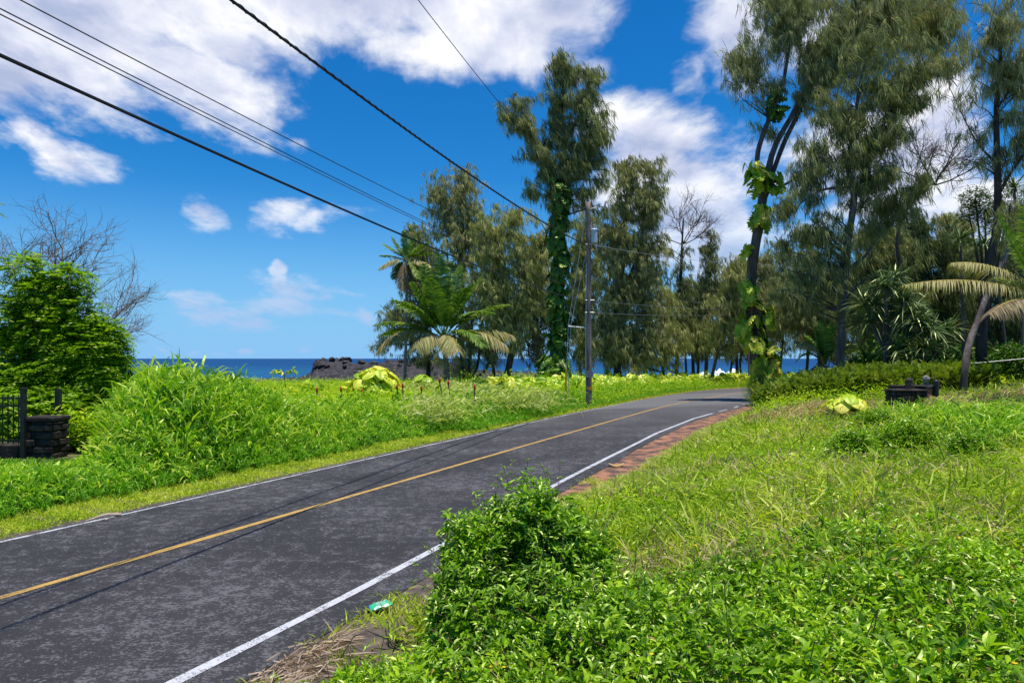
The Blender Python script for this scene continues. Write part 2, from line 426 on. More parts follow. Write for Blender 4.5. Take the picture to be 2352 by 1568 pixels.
# the older lighter surfacing farther along, with ragged joins
jy = t.math('ADD', t.math('MULTIPLY_ADD', sp.outputs[0], -.55, sp.outputs[1]), t.math('MULTIPLY', mid, 2.2))
old = t.math('MULTIPLY', t.step(jy, 29.0, 30.2), t.math('SUBTRACT', 1, t.step(jy, 38.5, 40.0)))
c = t.mix(t.math('MULTIPLY', old, .85), c, t.mix(t.step(fine, .4, .6), (.125, .122, .118), (.165, .16, .155)))
far = t.step(jy, 38.5, 42)
c = t.mix(t.math('MULTIPLY', far, .6), c, (.085, .075, .072))
c = t.mix(t.math('MULTIPLY', t.step(sp.outputs[1], 14, 36), .5), c, (.115, .11, .11))
p = t.node('ShaderNodeBsdfPrincipled'); t.l.new(c, p.inputs['Base Color']); p.inputs['Roughness'].default_value = .82; p.inputs['Specular IOR Level'].default_value = .3
bp = t.node('ShaderNodeBump'); bp.inputs['Strength'].default_value = .55; bp.inputs['Distance'].default_value = .008; t.l.new(t.noise(pos, 70, 4, .7), bp.inputs['Height']); t.l.new(bp.outputs[0], p.inputs['Normal'])
t.l.new(p.outputs[0], out.inputs[0])
ribbon(-AL_, AR_, .012, 'road', m, cols=6, wob=.045)

def paint_mat(name, col, thr, under=(.05, .048, .052)):
    m, t, out = mat(name)
    pos = t.node('ShaderNodeNewGeometry').outputs['Position']
    a = t.noise(pos, 85, 3, .7); b = t.noise(pos, 5, 4)
    f = t.step(t.math('ADD', a, t.math('MULTIPLY', b, .45)), thr, thr+.07)
    c = t.mix(f, under, t.mix(t.noise(pos, 25, 4), tuple(.75*x for x in col), col))
    p = t.node('ShaderNodeBsdfPrincipled'); t.l.new(c, p.inputs['Base Color']); p.inputs['Roughness'].default_value = .75
    t.l.new(p.outputs[0], out.inputs[0]); return m
white_paint = paint_mat('white_road_paint', (.55, .55, .58), .62)
white_worn = paint_mat('worn_white_road_paint', (.52, .52, .55), .66)
yellow_paint = paint_mat('yellow_road_paint', (.50, .30, .065), .60)
def iy(y): return int(np.argmax(YR > y))
ribbon(-.052, .052, .017, 'yellow_centre_line', yellow_paint, 0, len(RC), wob=.008)
ribbon(OR_-.052, OR_+.052, .017, 'white_edge_line', white_paint, 0, iy(30), wob=.01, seed=1)
for a, b in ((30.5, 32.2), (32.9, 34.3), (34.9, 36)): ribbon(OR_-.05, OR_+.05, .017, 'white_edge_line', white_worn, iy(a), iy(b), wob=.01, seed=1)
ribbon(-OL_-.045, -OL_+.035, .017, 'white_edge_line', white_worn, 0, iy(36), wob=.012, seed=2)

dirt = surf_mat('red_cinder_dirt', [(.36, (.055, .042, .040)), (.46, (.13, .075, .055)), (.56, (.30, .135, .075)), (.7, (.38, .20, .12))], scale=2.6, detail=10, bump=.8, bscale=30)
dark_dirt = surf_mat('grey_verge_dirt', [(.3, (.05, .038, .034)), (.55, (.11, .085, .07)), (.72, (.19, .15, .10))], scale=7, bump=.5)
RW = interp_off([-20, 9, 12, 16, 24, 30, 34, 44, 52], [.0, .08, .65, .9, 1.1, 1.5, 2.0, 1.6, .5])
ribbon(AR_-.03, AR_+RW, .007, 'red_dirt_shoulder', dirt, iy(10.5), min(i52+60, len(RC)-1), cols=8, wob=.05, seed=4, zout=-.06)
ribbon(AR_-.03, AR_+.55, .004, 'verge_dirt', dark_dirt, 0, iy(11.5), cols=6, wob=.1, seed=5, zout=-.08)
ribbon(-AL_+.02, -AL_-.26, .004, 'verge_dirt', dark_dirt, 0, i52+40, cols=4, wob=.09, seed=6, zout=-.06)
ribbon(-AL_-.10*0-interp_off([-20, 34, 36, 44, 50, 52], [0, 0, .45, .9, .7, .3])-.1, -AL_+.3, .008, 'red_dirt_shoulder', dirt, iy(34.5), min(i52+70, len(RC)-1), cols=1, wob=.06, seed=7)

# ------------------------------------------------------------------ sea
m, t, out = mat('sea_water')
pos = t.node('ShaderNodeNewGeometry').outputs['Position']
sp = t.node('ShaderNodeSeparateXYZ'); t.l.new(pos, sp.inputs[0])
r = t.step(sp.outputs[1], 110, 1100)
deep = t.mix(r, (.010, .105, .21), (.0035, .050, .155))
n = t.noise(t.vmath('MULTIPLY', pos, (.35, 1, 1)), .10, 6, .62)
deep = t.mix(t.step(n, .45, .68), deep, (.004, .04, .12))
nearw = t.noise(t.vmath('MULTIPLY', pos, (.5, 1, 1)), .45, 5, .6)
cap = t.math('MULTIPLY', t.step(nearw, .70, .74), t.math('SUBTRACT', 1, t.step(sp.outputs[1], 250, 1500)))
farcap = t.math('MULTIPLY', t.step(t.noise(t.vmath('MULTIPLY', pos, (.35, .8, 1)), .09, 5, .72), .71, .74), .5)
c = t.mix(t.math('MAXIMUM', cap, farcap), deep, (.75, .82, .88))
d = t.node('ShaderNodeBsdfDiffuse'); t.l.new(c, d.inputs[0])
gl = t.node('ShaderNodeBsdfGlossy'); gl.inputs['Roughness'].default_value = .25; gl.inputs[0].default_value = (.6, .8, 1, 1)
bp = t.node('ShaderNodeBump'); bp.inputs['Strength'].default_value = 1; bp.inputs['Distance'].default_value = 1.2
t.l.new(t.noise(t.vmath('MULTIPLY', pos, (.6, 1, 1)), .5, 5, .6), bp.inputs['Height']); t.l.new(bp.outputs[0], gl.inputs['Normal']); t.l.new(bp.outputs[0], d.inputs['Normal'])
x_ = t.node('ShaderNodeMixShader'); x_.inputs[0].default_value = .10; t.l.new(d.outputs[0], x_.inputs[1]); t.l.new(gl.outputs[0], x_.inputs[2]); t.l.new(x_.outputs[0], out.inputs[0])
mb = MB()
V, q = grid_mesh(np.array([-45000, -3000, -300, 0, 300, 3000, 45000.]), np.array([60, 120, 300, 1000, 6000, 48000.]), lambda a, b: a*0-6.5)
mb.add(V, q); tag(mb.build('sea', m), kind='structure')

# surf breaking on the shore seen under the trees
foam_m = surf_mat('white_surf_foam', [(.3, (.55, .68, .74)), (.55, (.85, .88, .9))], scale=1.2, bump=.8, bdist=.4)
def foam(x0, x1, y0, Yd, name='surf_foam'):
    mb = MB(); xs_ = np.linspace(x0, x1, 60); rows = np.linspace(-1, 1, 9)
    A = W(x0, y0, Yd); B = W(x1, y0, Yd); tt = np.linspace(0, 1, 70)
    V = []
    for r_ in rows:
        c = A[None]*(1-tt)[:, None]+B[None]*tt[:, None]
        h = (1-r_*r_)*np.maximum(.12, .55+.6*hnoise(tt*16, tt*0+r_*1.5, 1.0, x0)+.3*hnoise(tt*50, tt*0+r_*4, 1.0, x0))*np.sin(np.pi*tt)**.5
        c[:, 1] += r_*3.2+.5*hnoise(tt*9, tt*0, 1, 3); c[:, 2] += h*1.4
        V.append(c)
    V = np.stack(V, 1); k = len(rows)
    b = np.arange(69)[:, None]*k+np.arange(k-1)[None]
    mb.add(V, np.stack([b, b+k, b+k+1, b+1], -1).reshape(-1, 4))
    return tag(mb.build(name, foam_m, smooth=True), 'white surf foam breaking against the rocky shore behind the tree trunks', 'surf', kind='stuff')
foam(1585, 1850, 872, 118); foam(1600, 1720, 862, 132); foam(1740, 1960, 874, 116)

# ------------------------------------------------------------------ lava shore and outcrop
m, t, out = mat('black_lava')
pos = t.node('ShaderNodeNewGeometry').outputs['Position']
n = t.noise(pos, 1.1, 7, .62); vo = t.node('ShaderNodeTexVoronoi', feature='DISTANCE_TO_EDGE'); vo.inputs['Scale'].default_value = .8
t.l.new(t.vmath('ADD', pos, t.vmath('MULTIPLY', t.node('ShaderNodeTexNoise').outputs['Color'], (.3, .3, .3))), vo.inputs['Vector'])
c = t.ramp(n, [(.3, (.018, .016, .019)), (.5, (.045, .040, .044)), (.68, (.085, .072, .072))])
c = t.mix(t.step(vo.outputs['Distance'], .0, .05), (.012, .011, .013), c)
p = t.node('ShaderNodeBsdfPrincipled'); t.l.new(c, p.inputs['Base Color']); p.inputs['Roughness'].default_value = .85
bp = t.node('ShaderNodeBump'); bp.inputs['Strength'].default_value = .9; bp.inputs['Distance'].default_value = .25; t.l.new(t.noise(pos, 2.6, 7, .7), bp.inputs['Height']); t.l.new(bp.outputs[0], p.inputs['Normal'])
t.l.new(p.outputs[0], out.inputs[0]); lava = m

prof_x = np.array([-60, 560, 640, 690, 712, 722, 735, 760, 800, 812, 840, 880, 930, 960, 1000, 1040, 1100, 1300])
prof_y = np.array([880, 880, 873, 869, 858, 833, 830, 829, 829, 838, 834, 831, 827, 829, 832, 838, 850, 862.])
def lava_h(x, y):
    px = CX+x/np.maximum(y, 1)*F
    top = EZ-(np.interp(px, prof_x, prof_y)-HY)/F*88      # ridge height at the ridge's own distance
    base = -.45
    ridge = np.exp(-((y-88)/5.5)**2)
    front = sm(y, 66, 82)
    r1 = np.abs(hnoise(x, y, 1.4, 1)); r2 = np.abs(hnoise(x, y, 3.1, 2)); r3 = hnoise(x, y, .45, 4)
    h = base+(top-base)*np.clip(.18*front+.86*ridge, 0, 1)
    h += (.34*r1+.26*r2+.16*r3-.28+.12*hnoise(x, y, 6.3, 5))*(.35+.65*front)
    st = .42; h = h*.72+.28*(np.round((h+.1*r2)/st)*st)
    h -= 8*sm(y, 94, 110)
    edge = np.minimum(sm(y, 56, 62), 1-sm(x, 6, 26))
    return h*edge-1.2*(1-edge)
mb = MB(); V, q = grid_mesh(np.arange(-70, 28, .26), np.arange(56, 110, .30), lava_h); mb.add(V, q)
tag(mb.build('lava_shore', lava), kind='structure')

def rock(name, c, s, m, label, cat, group=None, seed=0, parent=None, jit=.28, sub=2):
    import bmesh
    bm = bmesh.new(); bmesh.ops.create_icosphere(bm, subdivisions=sub, radius=1)
    r_ = np.random.default_rng(seed); ax = norm(r_.normal(size=(9, 3))); cut = r_.uniform(.55, .95, 9)
    for v_ in bm.verts:
        p_ = np.array(v_.co)
        for a_, k_ in zip(ax, cut):
            d_ = p_@a_
            if d_ > k_: p_ = p_-a_*(d_-k_)
        p_ += r_.normal(size=3)*jit*.12
        v_.co = Vector(p_*np.array(s))
    me = bpy.data.meshes.new(name); bm.to_mesh(me); bm.free(); me.materials.append(m)
    o = bpy.data.objects.new(name, me); COL.objects.link(o); o.location = [float(a) for a in c]
    o.rotation_euler = (0, 0, float(r_.uniform(0, 6)))
    if label: tag(o, label, cat, group)
    return o
for i in range(34):
    px = float(rng.uniform(722, 1040)); Yd = float(rng.uniform(84, 90)); x_ = (px-CX)/F*Yd
    z_ = float(lava_h(np.array([x_]), np.array([Yd]))[0]); s_ = float(rng.uniform(.28, .75))
    rock('lava_boulder', (x_, Yd, z_+s_*.3), (s_, s_*.8, s_*.72), lava, 'black lava boulder lying on the rocky outcrop above the sea', 'rock', 'boulders on the lava outcrop', seed=i)
# ------------------------------------------------------------------ materials of plants
bark_g = surf_mat('grey_brown_bark', [(.3, (.055, .042, .036)), (.5, (.13, .10, .085)), (.7, (.24, .20, .175))], scale=3.5, bump=1, bscale=9, stretch=(1, 1, .25), bdist=.06)
bark_d = surf_mat('dark_bark', [(.3, (.030, .022, .018)), (.6, (.085, .062, .050))], scale=4, bump=1, bscale=9, stretch=(1, 1, .25), bdist=.05)
bark_p = surf_mat('ringed_palm_bark', [(.3, (.10, .085, .07)), (.6, (.26, .235, .20))], scale=3, bump=1, bscale=5, stretch=(.4, .4, 4), bdist=.04)
twig_m = surf_mat('bare_twigs', [(.3, (.05, .036, .03)), (.6, (.13, .10, .085))], scale=5, bump=0)
twig_l = surf_mat('pale_dead_twigs', [(.3, (.11, .075, .06)), (.6, (.24, .18, .15))], scale=5, bump=0)
need_a = leaf_mat('grey_olive_needles', [(.12, .130, .055), (.27, .275, .115), (.45, .44, .20), (.66, .61, .32)], trans=.26, gloss=.03, rough=.5, var=.6, nscale=2.3, tcol=1.3)
need_b = leaf_mat('dark_green_needles', [(.085, .105, .042), (.20, .22, .085), (.35, .36, .145), (.54, .51, .25)], trans=.26, gloss=.03, rough=.5, var=.6, nscale=2.0, tcol=1.3)
need_c = leaf_mat('light_olive_needles', [(.15, .175, .055), (.33, .345, .12), (.53, .52, .20), (.72, .67, .32)], trans=.26, gloss=.03, rough=.5, var=.6, nscale=2.3, tcol=1.3)
need_d = leaf_mat('painted_shade_needles', [(.045, .07, .030), (.10, .135, .055), (.17, .21, .09), (.27, .30, .14)], trans=.2, gloss=.03, rough=.5, var=.6, nscale=2.0, tcol=1.3)  # darker copy of the needles: the wood's shade is put into the colour
palm_g = leaf_mat('palm_leaflets', [(.040, .10, .014), (.10, .20, .022), (.20, .32, .035), (.38, .42, .09)], trans=.35, gloss=.07, rough=.3)
palm_y = leaf_mat('bleached_palm_leaflets', [(.14, .17, .035), (.30, .29, .10), (.40, .32, .17), (.46, .37, .25)], trans=.3, gloss=.05, rough=.35)
palm_b = leaf_mat('brown_palm_leaflets', [(.13, .085, .05), (.26, .19, .12), (.36, .28, .20)], trans=.2, gloss=.03)
rachis_y = surf_mat('yellow_palm_stalk', [(.3, (.30, .22, .03)), (.7, (.50, .36, .05))], scale=5, bump=0, rough=.5)
vine_d = leaf_mat('dark_vine_leaves', [(.02, .07, .008), (.05, .13, .012), (.10, .23, .016), (.24, .36, .03)], trans=.25, gloss=.10, rough=.25, nscale=1.2)
vine_y = leaf_mat('variegated_vine_leaves', [(.08, .22, .012), (.22, .40, .018), (.45, .58, .03), (.66, .66, .07), (.74, .52, .04)], trans=.35, gloss=.10, rough=.25, nscale=1.6)
vine_yy = leaf_mat('yellow_vine_leaves', [(.16, .34, .015), (.45, .58, .03), (.70, .68, .05), (.82, .74, .14)], trans=.35, gloss=.08, rough=.3, nscale=1.2)
hala_m = leaf_mat('screw_pine_leaves', [(.018, .050, .018), (.05, .105, .036), (.11, .18, .07), (.30, .30, .05)], trans=.15, gloss=.12, rough=.25)
broad_m = leaf_mat('broad_tree_leaves', [(.020, .055, .010), (.05, .11, .018), (.10, .17, .03)], trans=.3, gloss=.08, rough=.3)

BIG, BIGF = big_leaf_tmpl(True); HRT, HRTF = big_leaf_tmpl(False)
LEAF, LEAFF = leaf_tmpl(); DIA, DIAF = diamond_tmpl()

def strips_for(mb, P, L, Wd, wind, spread, n_per, drop=.42, mi=0):
    """hanging sprays of needles at the points P"""
    n = len(P)*n_per; B = np.repeat(P, n_per, 0)+rng.normal(size=(n, 3))*np.array([.07, .07, .06])*L/.6
    tilt = np.repeat(rng.normal(size=(len(P), 3))*np.array([.33, .33, .12]), n_per, 0)
    D = tilt*1.35+rng.normal(size=(n, 3))*spread*1.25+np.array([wind, 0, -.85])
    ln = L*.80*rnd(n, .5, 1.25)
    blades(mb, B, D, ln, Wd*rnd(n, .7, 1.3), drop, seg=2, mi=mi, taper=.45)

def tree(name, label, trunk, lobes, Y, needles, bark, dens=60, L=.62, Wd=.04, stems=(), wind=.25, cat='tree', group=None, bough_r=.05, ybase=None, spread=.13, depth=.8, bare=0, per=9, gapf=.22, base_z=None, up=.18):
    """trunk and lobes are given as they stand in view; every lobe is an ellipsoid of boughs hung with sprays"""
    Yb = trunk[0][2] if len(trunk[0]) > 3 else Y
    tp = [(*W(p[0], p[1], p[2] if len(p) > 3 else Y), p[-1]) for p in trunk]
    x0, y0, z0 = tp[0][:3]
    g0 = float(gz(x0, y0)); tp[0] = (x0, y0, min(z0, g0)-.25, tp[0][3])
    root = thing(name, (x0, y0, g0), label, cat, group)
    path = smooth_path(tp, 40)
    tb = MB(); k = 10
    wob = np.stack([hnoise(path[:, 2], path[:, 0], .5, 2), hnoise(path[:, 2], path[:, 0], .6, 5), path[:, 2]*0], 1)*path[:, 3:4]*.25
    wob[0] = 0
    rr = path[:, 3]*(1+.10*hnoise(path[:, 2], path[:, 2]*0, 2.1)); h_ = (path[:, 2]-path[0, 2]); rr = rr*(1+.55*np.exp(-h_/.6))
    tubes(tb, (path[:, :3]+wob)[None], rr[None], k)
    samples = [path[6:]]
    for st in stems:
        sp_ = smooth_path([(*W(p[0], p[1], p[2] if len(p) > 3 else Y), p[-1]) for p in st], 30)
        tubes(tb, sp_[None, :, :3], sp_[None, :, 3], 8); samples.append(sp_[2:])
    S = np.concatenate(samples)
    cb = MB(); allb = []
    for lb in lobes:
        cx, cy, rx, ry = lb[:4]; Yl = lb[4] if len(lb) > 4 and lb[4] else Y; dk = lb[5] if len(lb) > 5 else 1.
        rx, ry = rx*1.14, ry*1.14; c = W(cx, cy, Yl); ax, az = rx/F*Yl, ry/F*Yl; ay = min(ax, az)*depth+.3
        area = math.pi*ax*az
        dk = dk*1.25
        nb = max(5, int(area*1.25*dk**.5)); e = sphere_dirs(nb)*(rng.uniform(.15, 1, (nb, 1))**.45)
        E = c+e*np.array([ax, ay, az])
        dist = np.linalg.norm(S[None, :, :3]-(E-np.array([0, 0, 1])*(.75*np.abs(E[:, :1]-S[:, 0].mean())*0+.9))[:, None], axis=2)+np.maximum(0, S[None, :, 2]-E[:, None, 2])*1.5
        A = S[np.argmin(dist, 1)]
        ln = np.linalg.norm(E-A[:, :3], axis=1)
        M = (A[:, :3]+E)/2+np.stack([rng.normal(size=nb)*.08*ln, rng.normal(size=nb)*.08*ln, (up+.1*rng.normal(size=nb))*ln], 1)
        bp_ = bez(A[:, :3], M, E, 7)
        r0 = np.minimum(A[:, 3]*.45, bough_r*(.5+ln/5)); 
        tubes(tb, bp_, r0[:, None]*np.linspace(1, .22, 7)[None], 4)
        # fine twigs leaving the boughs
        nk = nb*3; jb = rng.integers(0, nb, nk); kk = rng.integers(2, 7, nk); a_ = bp_[jb, kk]; tw = sphere_dirs(nk)*rnd(nk, .4, 1.3)[:, None]*min(1.2, .5+.2*ax)+[0, 0, .15]
        tubes(tb, bez(a_, a_+tw*.5+[0, 0, .12], a_+tw, 4), np.linspace(.014, .005, 4)[None], 3)
        if bare: continue
        nt = max(1, int(area*dens*dk/nb/1.0))
        t_ = rng.uniform(0, 1, (nb, nt))**.6
        lo = np.clip(1-(1.0*(ax+az)/2+.6)/np.maximum(ln, .1), .05, .8)[:, None]; t_ = lo+(1-lo)*t_
        a = (1-t_)**2; b = 2*t_*(1-t_); c2 = t_**2
        P = A[:, None, :3]*a[..., None]+M[:, None]*b[..., None]+E[:, None]*c2[..., None]
        P = P+rng.normal(size=P.shape)*np.array([.34, .34, .20])*min(1.3, .45+.16*(ax+az))
        P = P.reshape(-1, 3)
        # ragged gaps
        keep = hnoise(P[:, 0], P[:, 2]*.8, 2.6, cx)+.7*hnoise(P[:, 0]+P[:, 1], P[:, 2], 3.6, cy) > -.85+gapf*2.7
        P = P[keep]
        strips_for(cb, P, L, Wd, wind, spread, per)
    tb.build('trunk', bark, root, smooth=True)
    if cb.n: cb.build('crown', needles, root)
    return root

IR = 'ironwood trees by the shore'
# far left group of the grove
tree('ironwood_tree', 'ironwood at the seaward end of the grove, round top rising above the coconut palms', [(1066, 872, 62, .30), (1060, 740, 62, .24), (1064, 560, 62, .18), (1052, 420, 62, .06)],
     [(1035, 420, 70, 48), (1078, 450, 40, 45), (1010, 460, 34, 40), (1040, 505, 66, 50), (1070, 545, 60, 60), (1030, 560, 50, 50, 0, .8)], 62, need_a, bark_g, dens=26, stems=[[(1062, 600, 62, .15), (1030, 500, 62, .1), (1010, 440, 62, .04)]], group=IR)
tree('ironwood_tree', 'low spreading ironwood behind the slim palm, leaning out over the lava rocks', [(985, 868, 66, .22), (980, 780, 66, .18), (960, 640, 66, .12), (945, 540, 66, .05)],
     [(945, 530, 34, 26), (975, 560, 45, 45), (950, 620, 50, 60), (985, 680, 60, 70), (935, 720, 45, 60), (905, 720, 30, 30, 0, .5), (975, 790, 60, 50), (880, 740, 22, 50, 0, .35), (890, 800, 40, 14, 0, .5), (860, 797, 30, 9, 0, .3), (1020, 640, 40, 70)], 66, need_b, bark_d, dens=24, L=.6,
     stems=[[(982, 800, 66, .1), (930, 790, 66, .07), (850, 795, 66, .02)], [(975, 760, 66, .1), (920, 740, 66, .06), (872, 700, 66, .02)]], group=IR)
tree('ironwood_tree', 'broad pale olive ironwood filling the middle of the grove behind the coconut palm', [(1160, 875, 58, .30), (1185, 760, 58, .25), (1215, 660, 58, .2), (1248, 570, 58, .12), (1262, 500, 58, .05)],
     [(1150, 500, 55, 36), (1120, 530, 45, 45), (1200, 520, 50, 50), (1150, 570, 70, 55), (1210, 590, 55, 60), (1110, 620, 55, 60), (1180, 660, 70, 65), (1120, 700, 60, 60), (1215, 700, 50, 60), (1170, 745, 60, 45, 0, .8)], 58, need_c, bark_d, dens=30,
     stems=[[(1190, 755, 58, .14), (1150, 680, 58, .1), (1130, 560, 58, .04)], [(1212, 665, 58, .12), (1190, 590, 58, .07), (1170, 500, 58, .03)]], group=IR)
tree('ironwood_tree', 'dark ironwood with several bare trunks at the water beneath the coconut palm', [(1075, 875, 60, .17), (1080, 820, 60, .15), (1085, 700, 60, .08)],
     [(1065, 680, 50, 50, 0, .8), (1050, 830, 44, 40, 0, .9), (1100, 800, 50, 26, 0, .6), (1140, 810, 45, 22, 0, .6), (1080, 760, 50, 30, 0, .8)], 60, need_b, bark_d, dens=24,
     stems=[[(1076, 872, 60, .12), (1095, 845, 60, .12), (1103, 790, 60, .1), (1110, 720, 60, .05)], [(1076, 874, 60, .1), (1115, 850, 60, .1), (1124, 800, 60, .09), (1120, 740, 60, .05)]], group=IR)
tree('ironwood_tree', 'tall ironwood whose trunk is wrapped in dark climbing vines, left of the utility pole', [(1272, 880, 48, .34), (1276, 760, 48, .30), (1280, 600, 48, .26), (1276, 470, 48, .22), (1290, 400, 48, .19), (1296, 330, 48, .15), (1290, 260, 48, .11), (1300, 160, 48, .04)],
     [(1300, 150, 42, 38), (1270, 160, 40, 26, 0, .8), (1350, 165, 44, 30, 0, .8), (1300, 205, 62, 42), (1365, 225, 34, 50), (1195, 240, 36, 34, 0, 1.2), (1165, 275, 32, 26, 0, 1.2), (1150, 250, 20, 16), (1230, 285, 55, 36), (1310, 265, 72, 46), (1380, 290, 34, 50), (1200, 315, 34, 26, 0, .7), (1250, 335, 55, 42), (1325, 335, 66, 42), (1220, 380, 40, 28, 0, .8), (1230, 425, 34, 30, 0, .8), (1290, 405, 60, 42), (1355, 400, 52, 46), (1310, 460, 50, 34, 0, .8), (1375, 450, 36, 34, 0, .8)], 48, need_b, bark_d, dens=36, L=.66, Wd=.036,
     stems=[[(1280, 440, 48, .1), (1245, 350, 48, .07), (1175, 265, 48, .025)], [(1294, 330, 48, .1), (1330, 270, 48, .06), (1365, 190, 48, .025)], [(1290, 380, 48, .09), (1340, 350, 48, .06), (1385, 300, 48, .02)]], wind=.42, group=IR, gapf=.26)
tree('ironwood_tree', 'full drooping ironwood standing directly behind the utility pole', [(1418, 878, 56, .34), (1420, 760, 56, .28), (1430, 600, 56, .2), (1440, 440, 56, .1), (1448, 360, 56, .04)],
     [(1450, 380, 44, 34), (1500, 400, 42, 46), (1430, 430, 50, 50), (1495, 470, 50, 50), (1440, 520, 62, 60), (1400, 560, 50, 60), (1500, 560, 44, 60), (1440, 620, 70, 60), (1400, 680, 50, 60), (1480, 680, 60, 60), (1420, 750, 70, 60), (1490, 760, 50, 55), (1380, 780, 44, 60), (1440, 815, 70, 40)], 56, need_a, bark_d, dens=34, group=IR,
     stems=[[(1424, 700, 56, .12), (1470, 560, 56, .08), (1500, 400, 56, .03)]])
tree('ironwood_tree', 'dark ironwood between the vine-wrapped trunk and the utility pole', [(1352, 880, 60, .25), (1346, 760, 60, .2), (1340, 620, 60, .12), (1345, 500, 60, .05)],
     [(1345, 520, 40, 50), (1350, 600, 46, 60), (1340, 680, 40, 55, 0, .8), (1350, 760, 46, 40, 0, .7), (1320, 810, 40, 30, 0, .5)], 60, need_c, bark_d, dens=28, group=IR)
tree('bare_tree', 'nearly dead ironwood with a bare twiggy top against the white cloud', [(1552, 872, 64, .2), (1560, 740, 64, .15), (1565, 600, 64, .11), (1570, 500, 64, .05)],
     [(1572, 565, 24, 10, 0, .6), (1545, 580, 22, 12, 0, .7), (1560, 620, 30, 26, 0, .6), (1572, 660, 34, 30, 0, .6), (1540, 700, 34, 30, 0, .9), (1585, 705, 30, 30)], 64, need_b, bark_d, dens=24, group=IR)
tree('ironwood_tree', 'pointed ironwood like a spire right of the bare-topped tree', [(1620, 870, 66, .2), (1626, 760, 66, .16), (1632, 620, 66, .1), (1632, 525, 66, .02)],
     [(1632, 545, 12, 24), (1632, 580, 26, 30), (1630, 625, 40, 36), (1625, 675, 50, 40), (1618, 730, 56, 42), (1625, 780, 50, 32, 0, .8)], 66, need_b, bark_g, dens=30, group=IR, up=.28)
tree('ironwood_tree', 'slender ironwood by the sea left of the yellow-leaved leaning tree', [(1630, 880, 58, .15), (1650, 800, 58, .13), (1672, 720, 58, .1), (1690, 620, 58, .04)],
     [(1685, 610, 40, 32), (1700, 650, 42, 42), (1665, 690, 42, 42), (1700, 720, 46, 46), (1660, 760, 44, 34), (1705, 785, 40, 26, 0, .8)], 58, need_c, bark_g, dens=28, group=IR)
tree('ironwood_tree', 'ironwood with bushy low crown behind the roadside creeper bank', [(1525, 872, 60, .14), (1520, 780, 60, .12), (1535, 690, 60, .06)],
     [(1530, 690, 34, 40), (1520, 745, 40, 40), (1500, 790, 36, 40), (1545, 800, 34, 30, 0, .7), (1470, 830, 34, 26, 0, .6), (1570, 770, 36, 34)], 60, need_c, bark_d, dens=28, group=IR)
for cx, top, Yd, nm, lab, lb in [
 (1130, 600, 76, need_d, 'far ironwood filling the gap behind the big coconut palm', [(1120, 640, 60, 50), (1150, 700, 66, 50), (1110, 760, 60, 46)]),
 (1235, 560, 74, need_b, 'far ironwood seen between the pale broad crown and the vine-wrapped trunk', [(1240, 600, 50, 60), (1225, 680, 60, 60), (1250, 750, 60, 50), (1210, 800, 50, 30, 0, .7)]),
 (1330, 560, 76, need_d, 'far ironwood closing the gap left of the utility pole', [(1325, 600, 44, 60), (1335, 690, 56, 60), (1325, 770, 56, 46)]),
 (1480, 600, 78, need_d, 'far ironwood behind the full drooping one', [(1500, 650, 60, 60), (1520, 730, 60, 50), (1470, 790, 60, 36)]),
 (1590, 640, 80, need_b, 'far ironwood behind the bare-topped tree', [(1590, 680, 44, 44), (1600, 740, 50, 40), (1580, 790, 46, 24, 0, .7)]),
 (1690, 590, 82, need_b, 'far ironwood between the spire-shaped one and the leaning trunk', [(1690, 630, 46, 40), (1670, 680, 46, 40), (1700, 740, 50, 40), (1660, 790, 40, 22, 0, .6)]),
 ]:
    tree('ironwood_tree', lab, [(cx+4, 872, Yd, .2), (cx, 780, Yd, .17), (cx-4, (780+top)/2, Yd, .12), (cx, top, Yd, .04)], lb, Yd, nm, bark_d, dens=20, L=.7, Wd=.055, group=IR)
# thin bare trunks against the sea
for i, (pts, lb, lab) in enumerate([
    ([(1602, 878, 62, .13), (1604, 820, 62, .12), (1598, 760, 62, .1), (1590, 690, 62, .05)], [(1590, 720, 36, 40), (1600, 770, 34, 22, 0, .7)], 'thin forked ironwood, first trunk left of the pale leaning stem before the sea'),
    ([(1676, 872, 70, .11), (1684, 800, 70, .1), (1690, 740, 70, .06)], [(1690, 745, 34, 36), (1675, 790, 28, 18, 0, .7)], 'dark straight ironwood stem in front of the concrete sea wall'),
    ([(1705, 874, 68, .10), (1700, 830, 68, .1), (1708, 790, 68, .07), (1712, 740, 68, .05)], [(1715, 760, 30, 34), (1720, 800, 24, 16, 0, .7)], 'crooked thin ironwood rising out of the white surf'),
    ([(1578, 874, 66, .1), (1574, 820, 66, .1), (1566, 770, 66, .06)], [(1566, 750, 36, 36)], 'small dark ironwood under the bare-topped tree'),
    ([(1786, 874, 64, .14), (1794, 820, 64, .12), (1800, 740, 64, .08), (1796, 640, 64, .05)], [(1795, 640, 40, 45), (1785, 710, 44, 44), (1800, 770, 44, 34, 0, .8), (1780, 570, 30, 36, 0, .7)], 'ironwood just right of the leaning vine-clad trunk, sea showing beneath it'),
    ([(1850, 872, 66, .16), (1856, 800, 66, .13), (1850, 700, 66, .09), (1860, 600, 66, .05)], [(1850, 600, 55, 60), (1840, 690, 60, 60), (1860, 760, 50, 34, 0, .8)], 'ironwood with twisted bare lower limbs before the sea, behind the fern bank'),
    ]):
    tree('ironwood_tree', lab, pts, lb, pts[0][2], [need_b, need_c, need_b, need_b, need_a, need_b][i], bark_d, dens=26, group=IR)

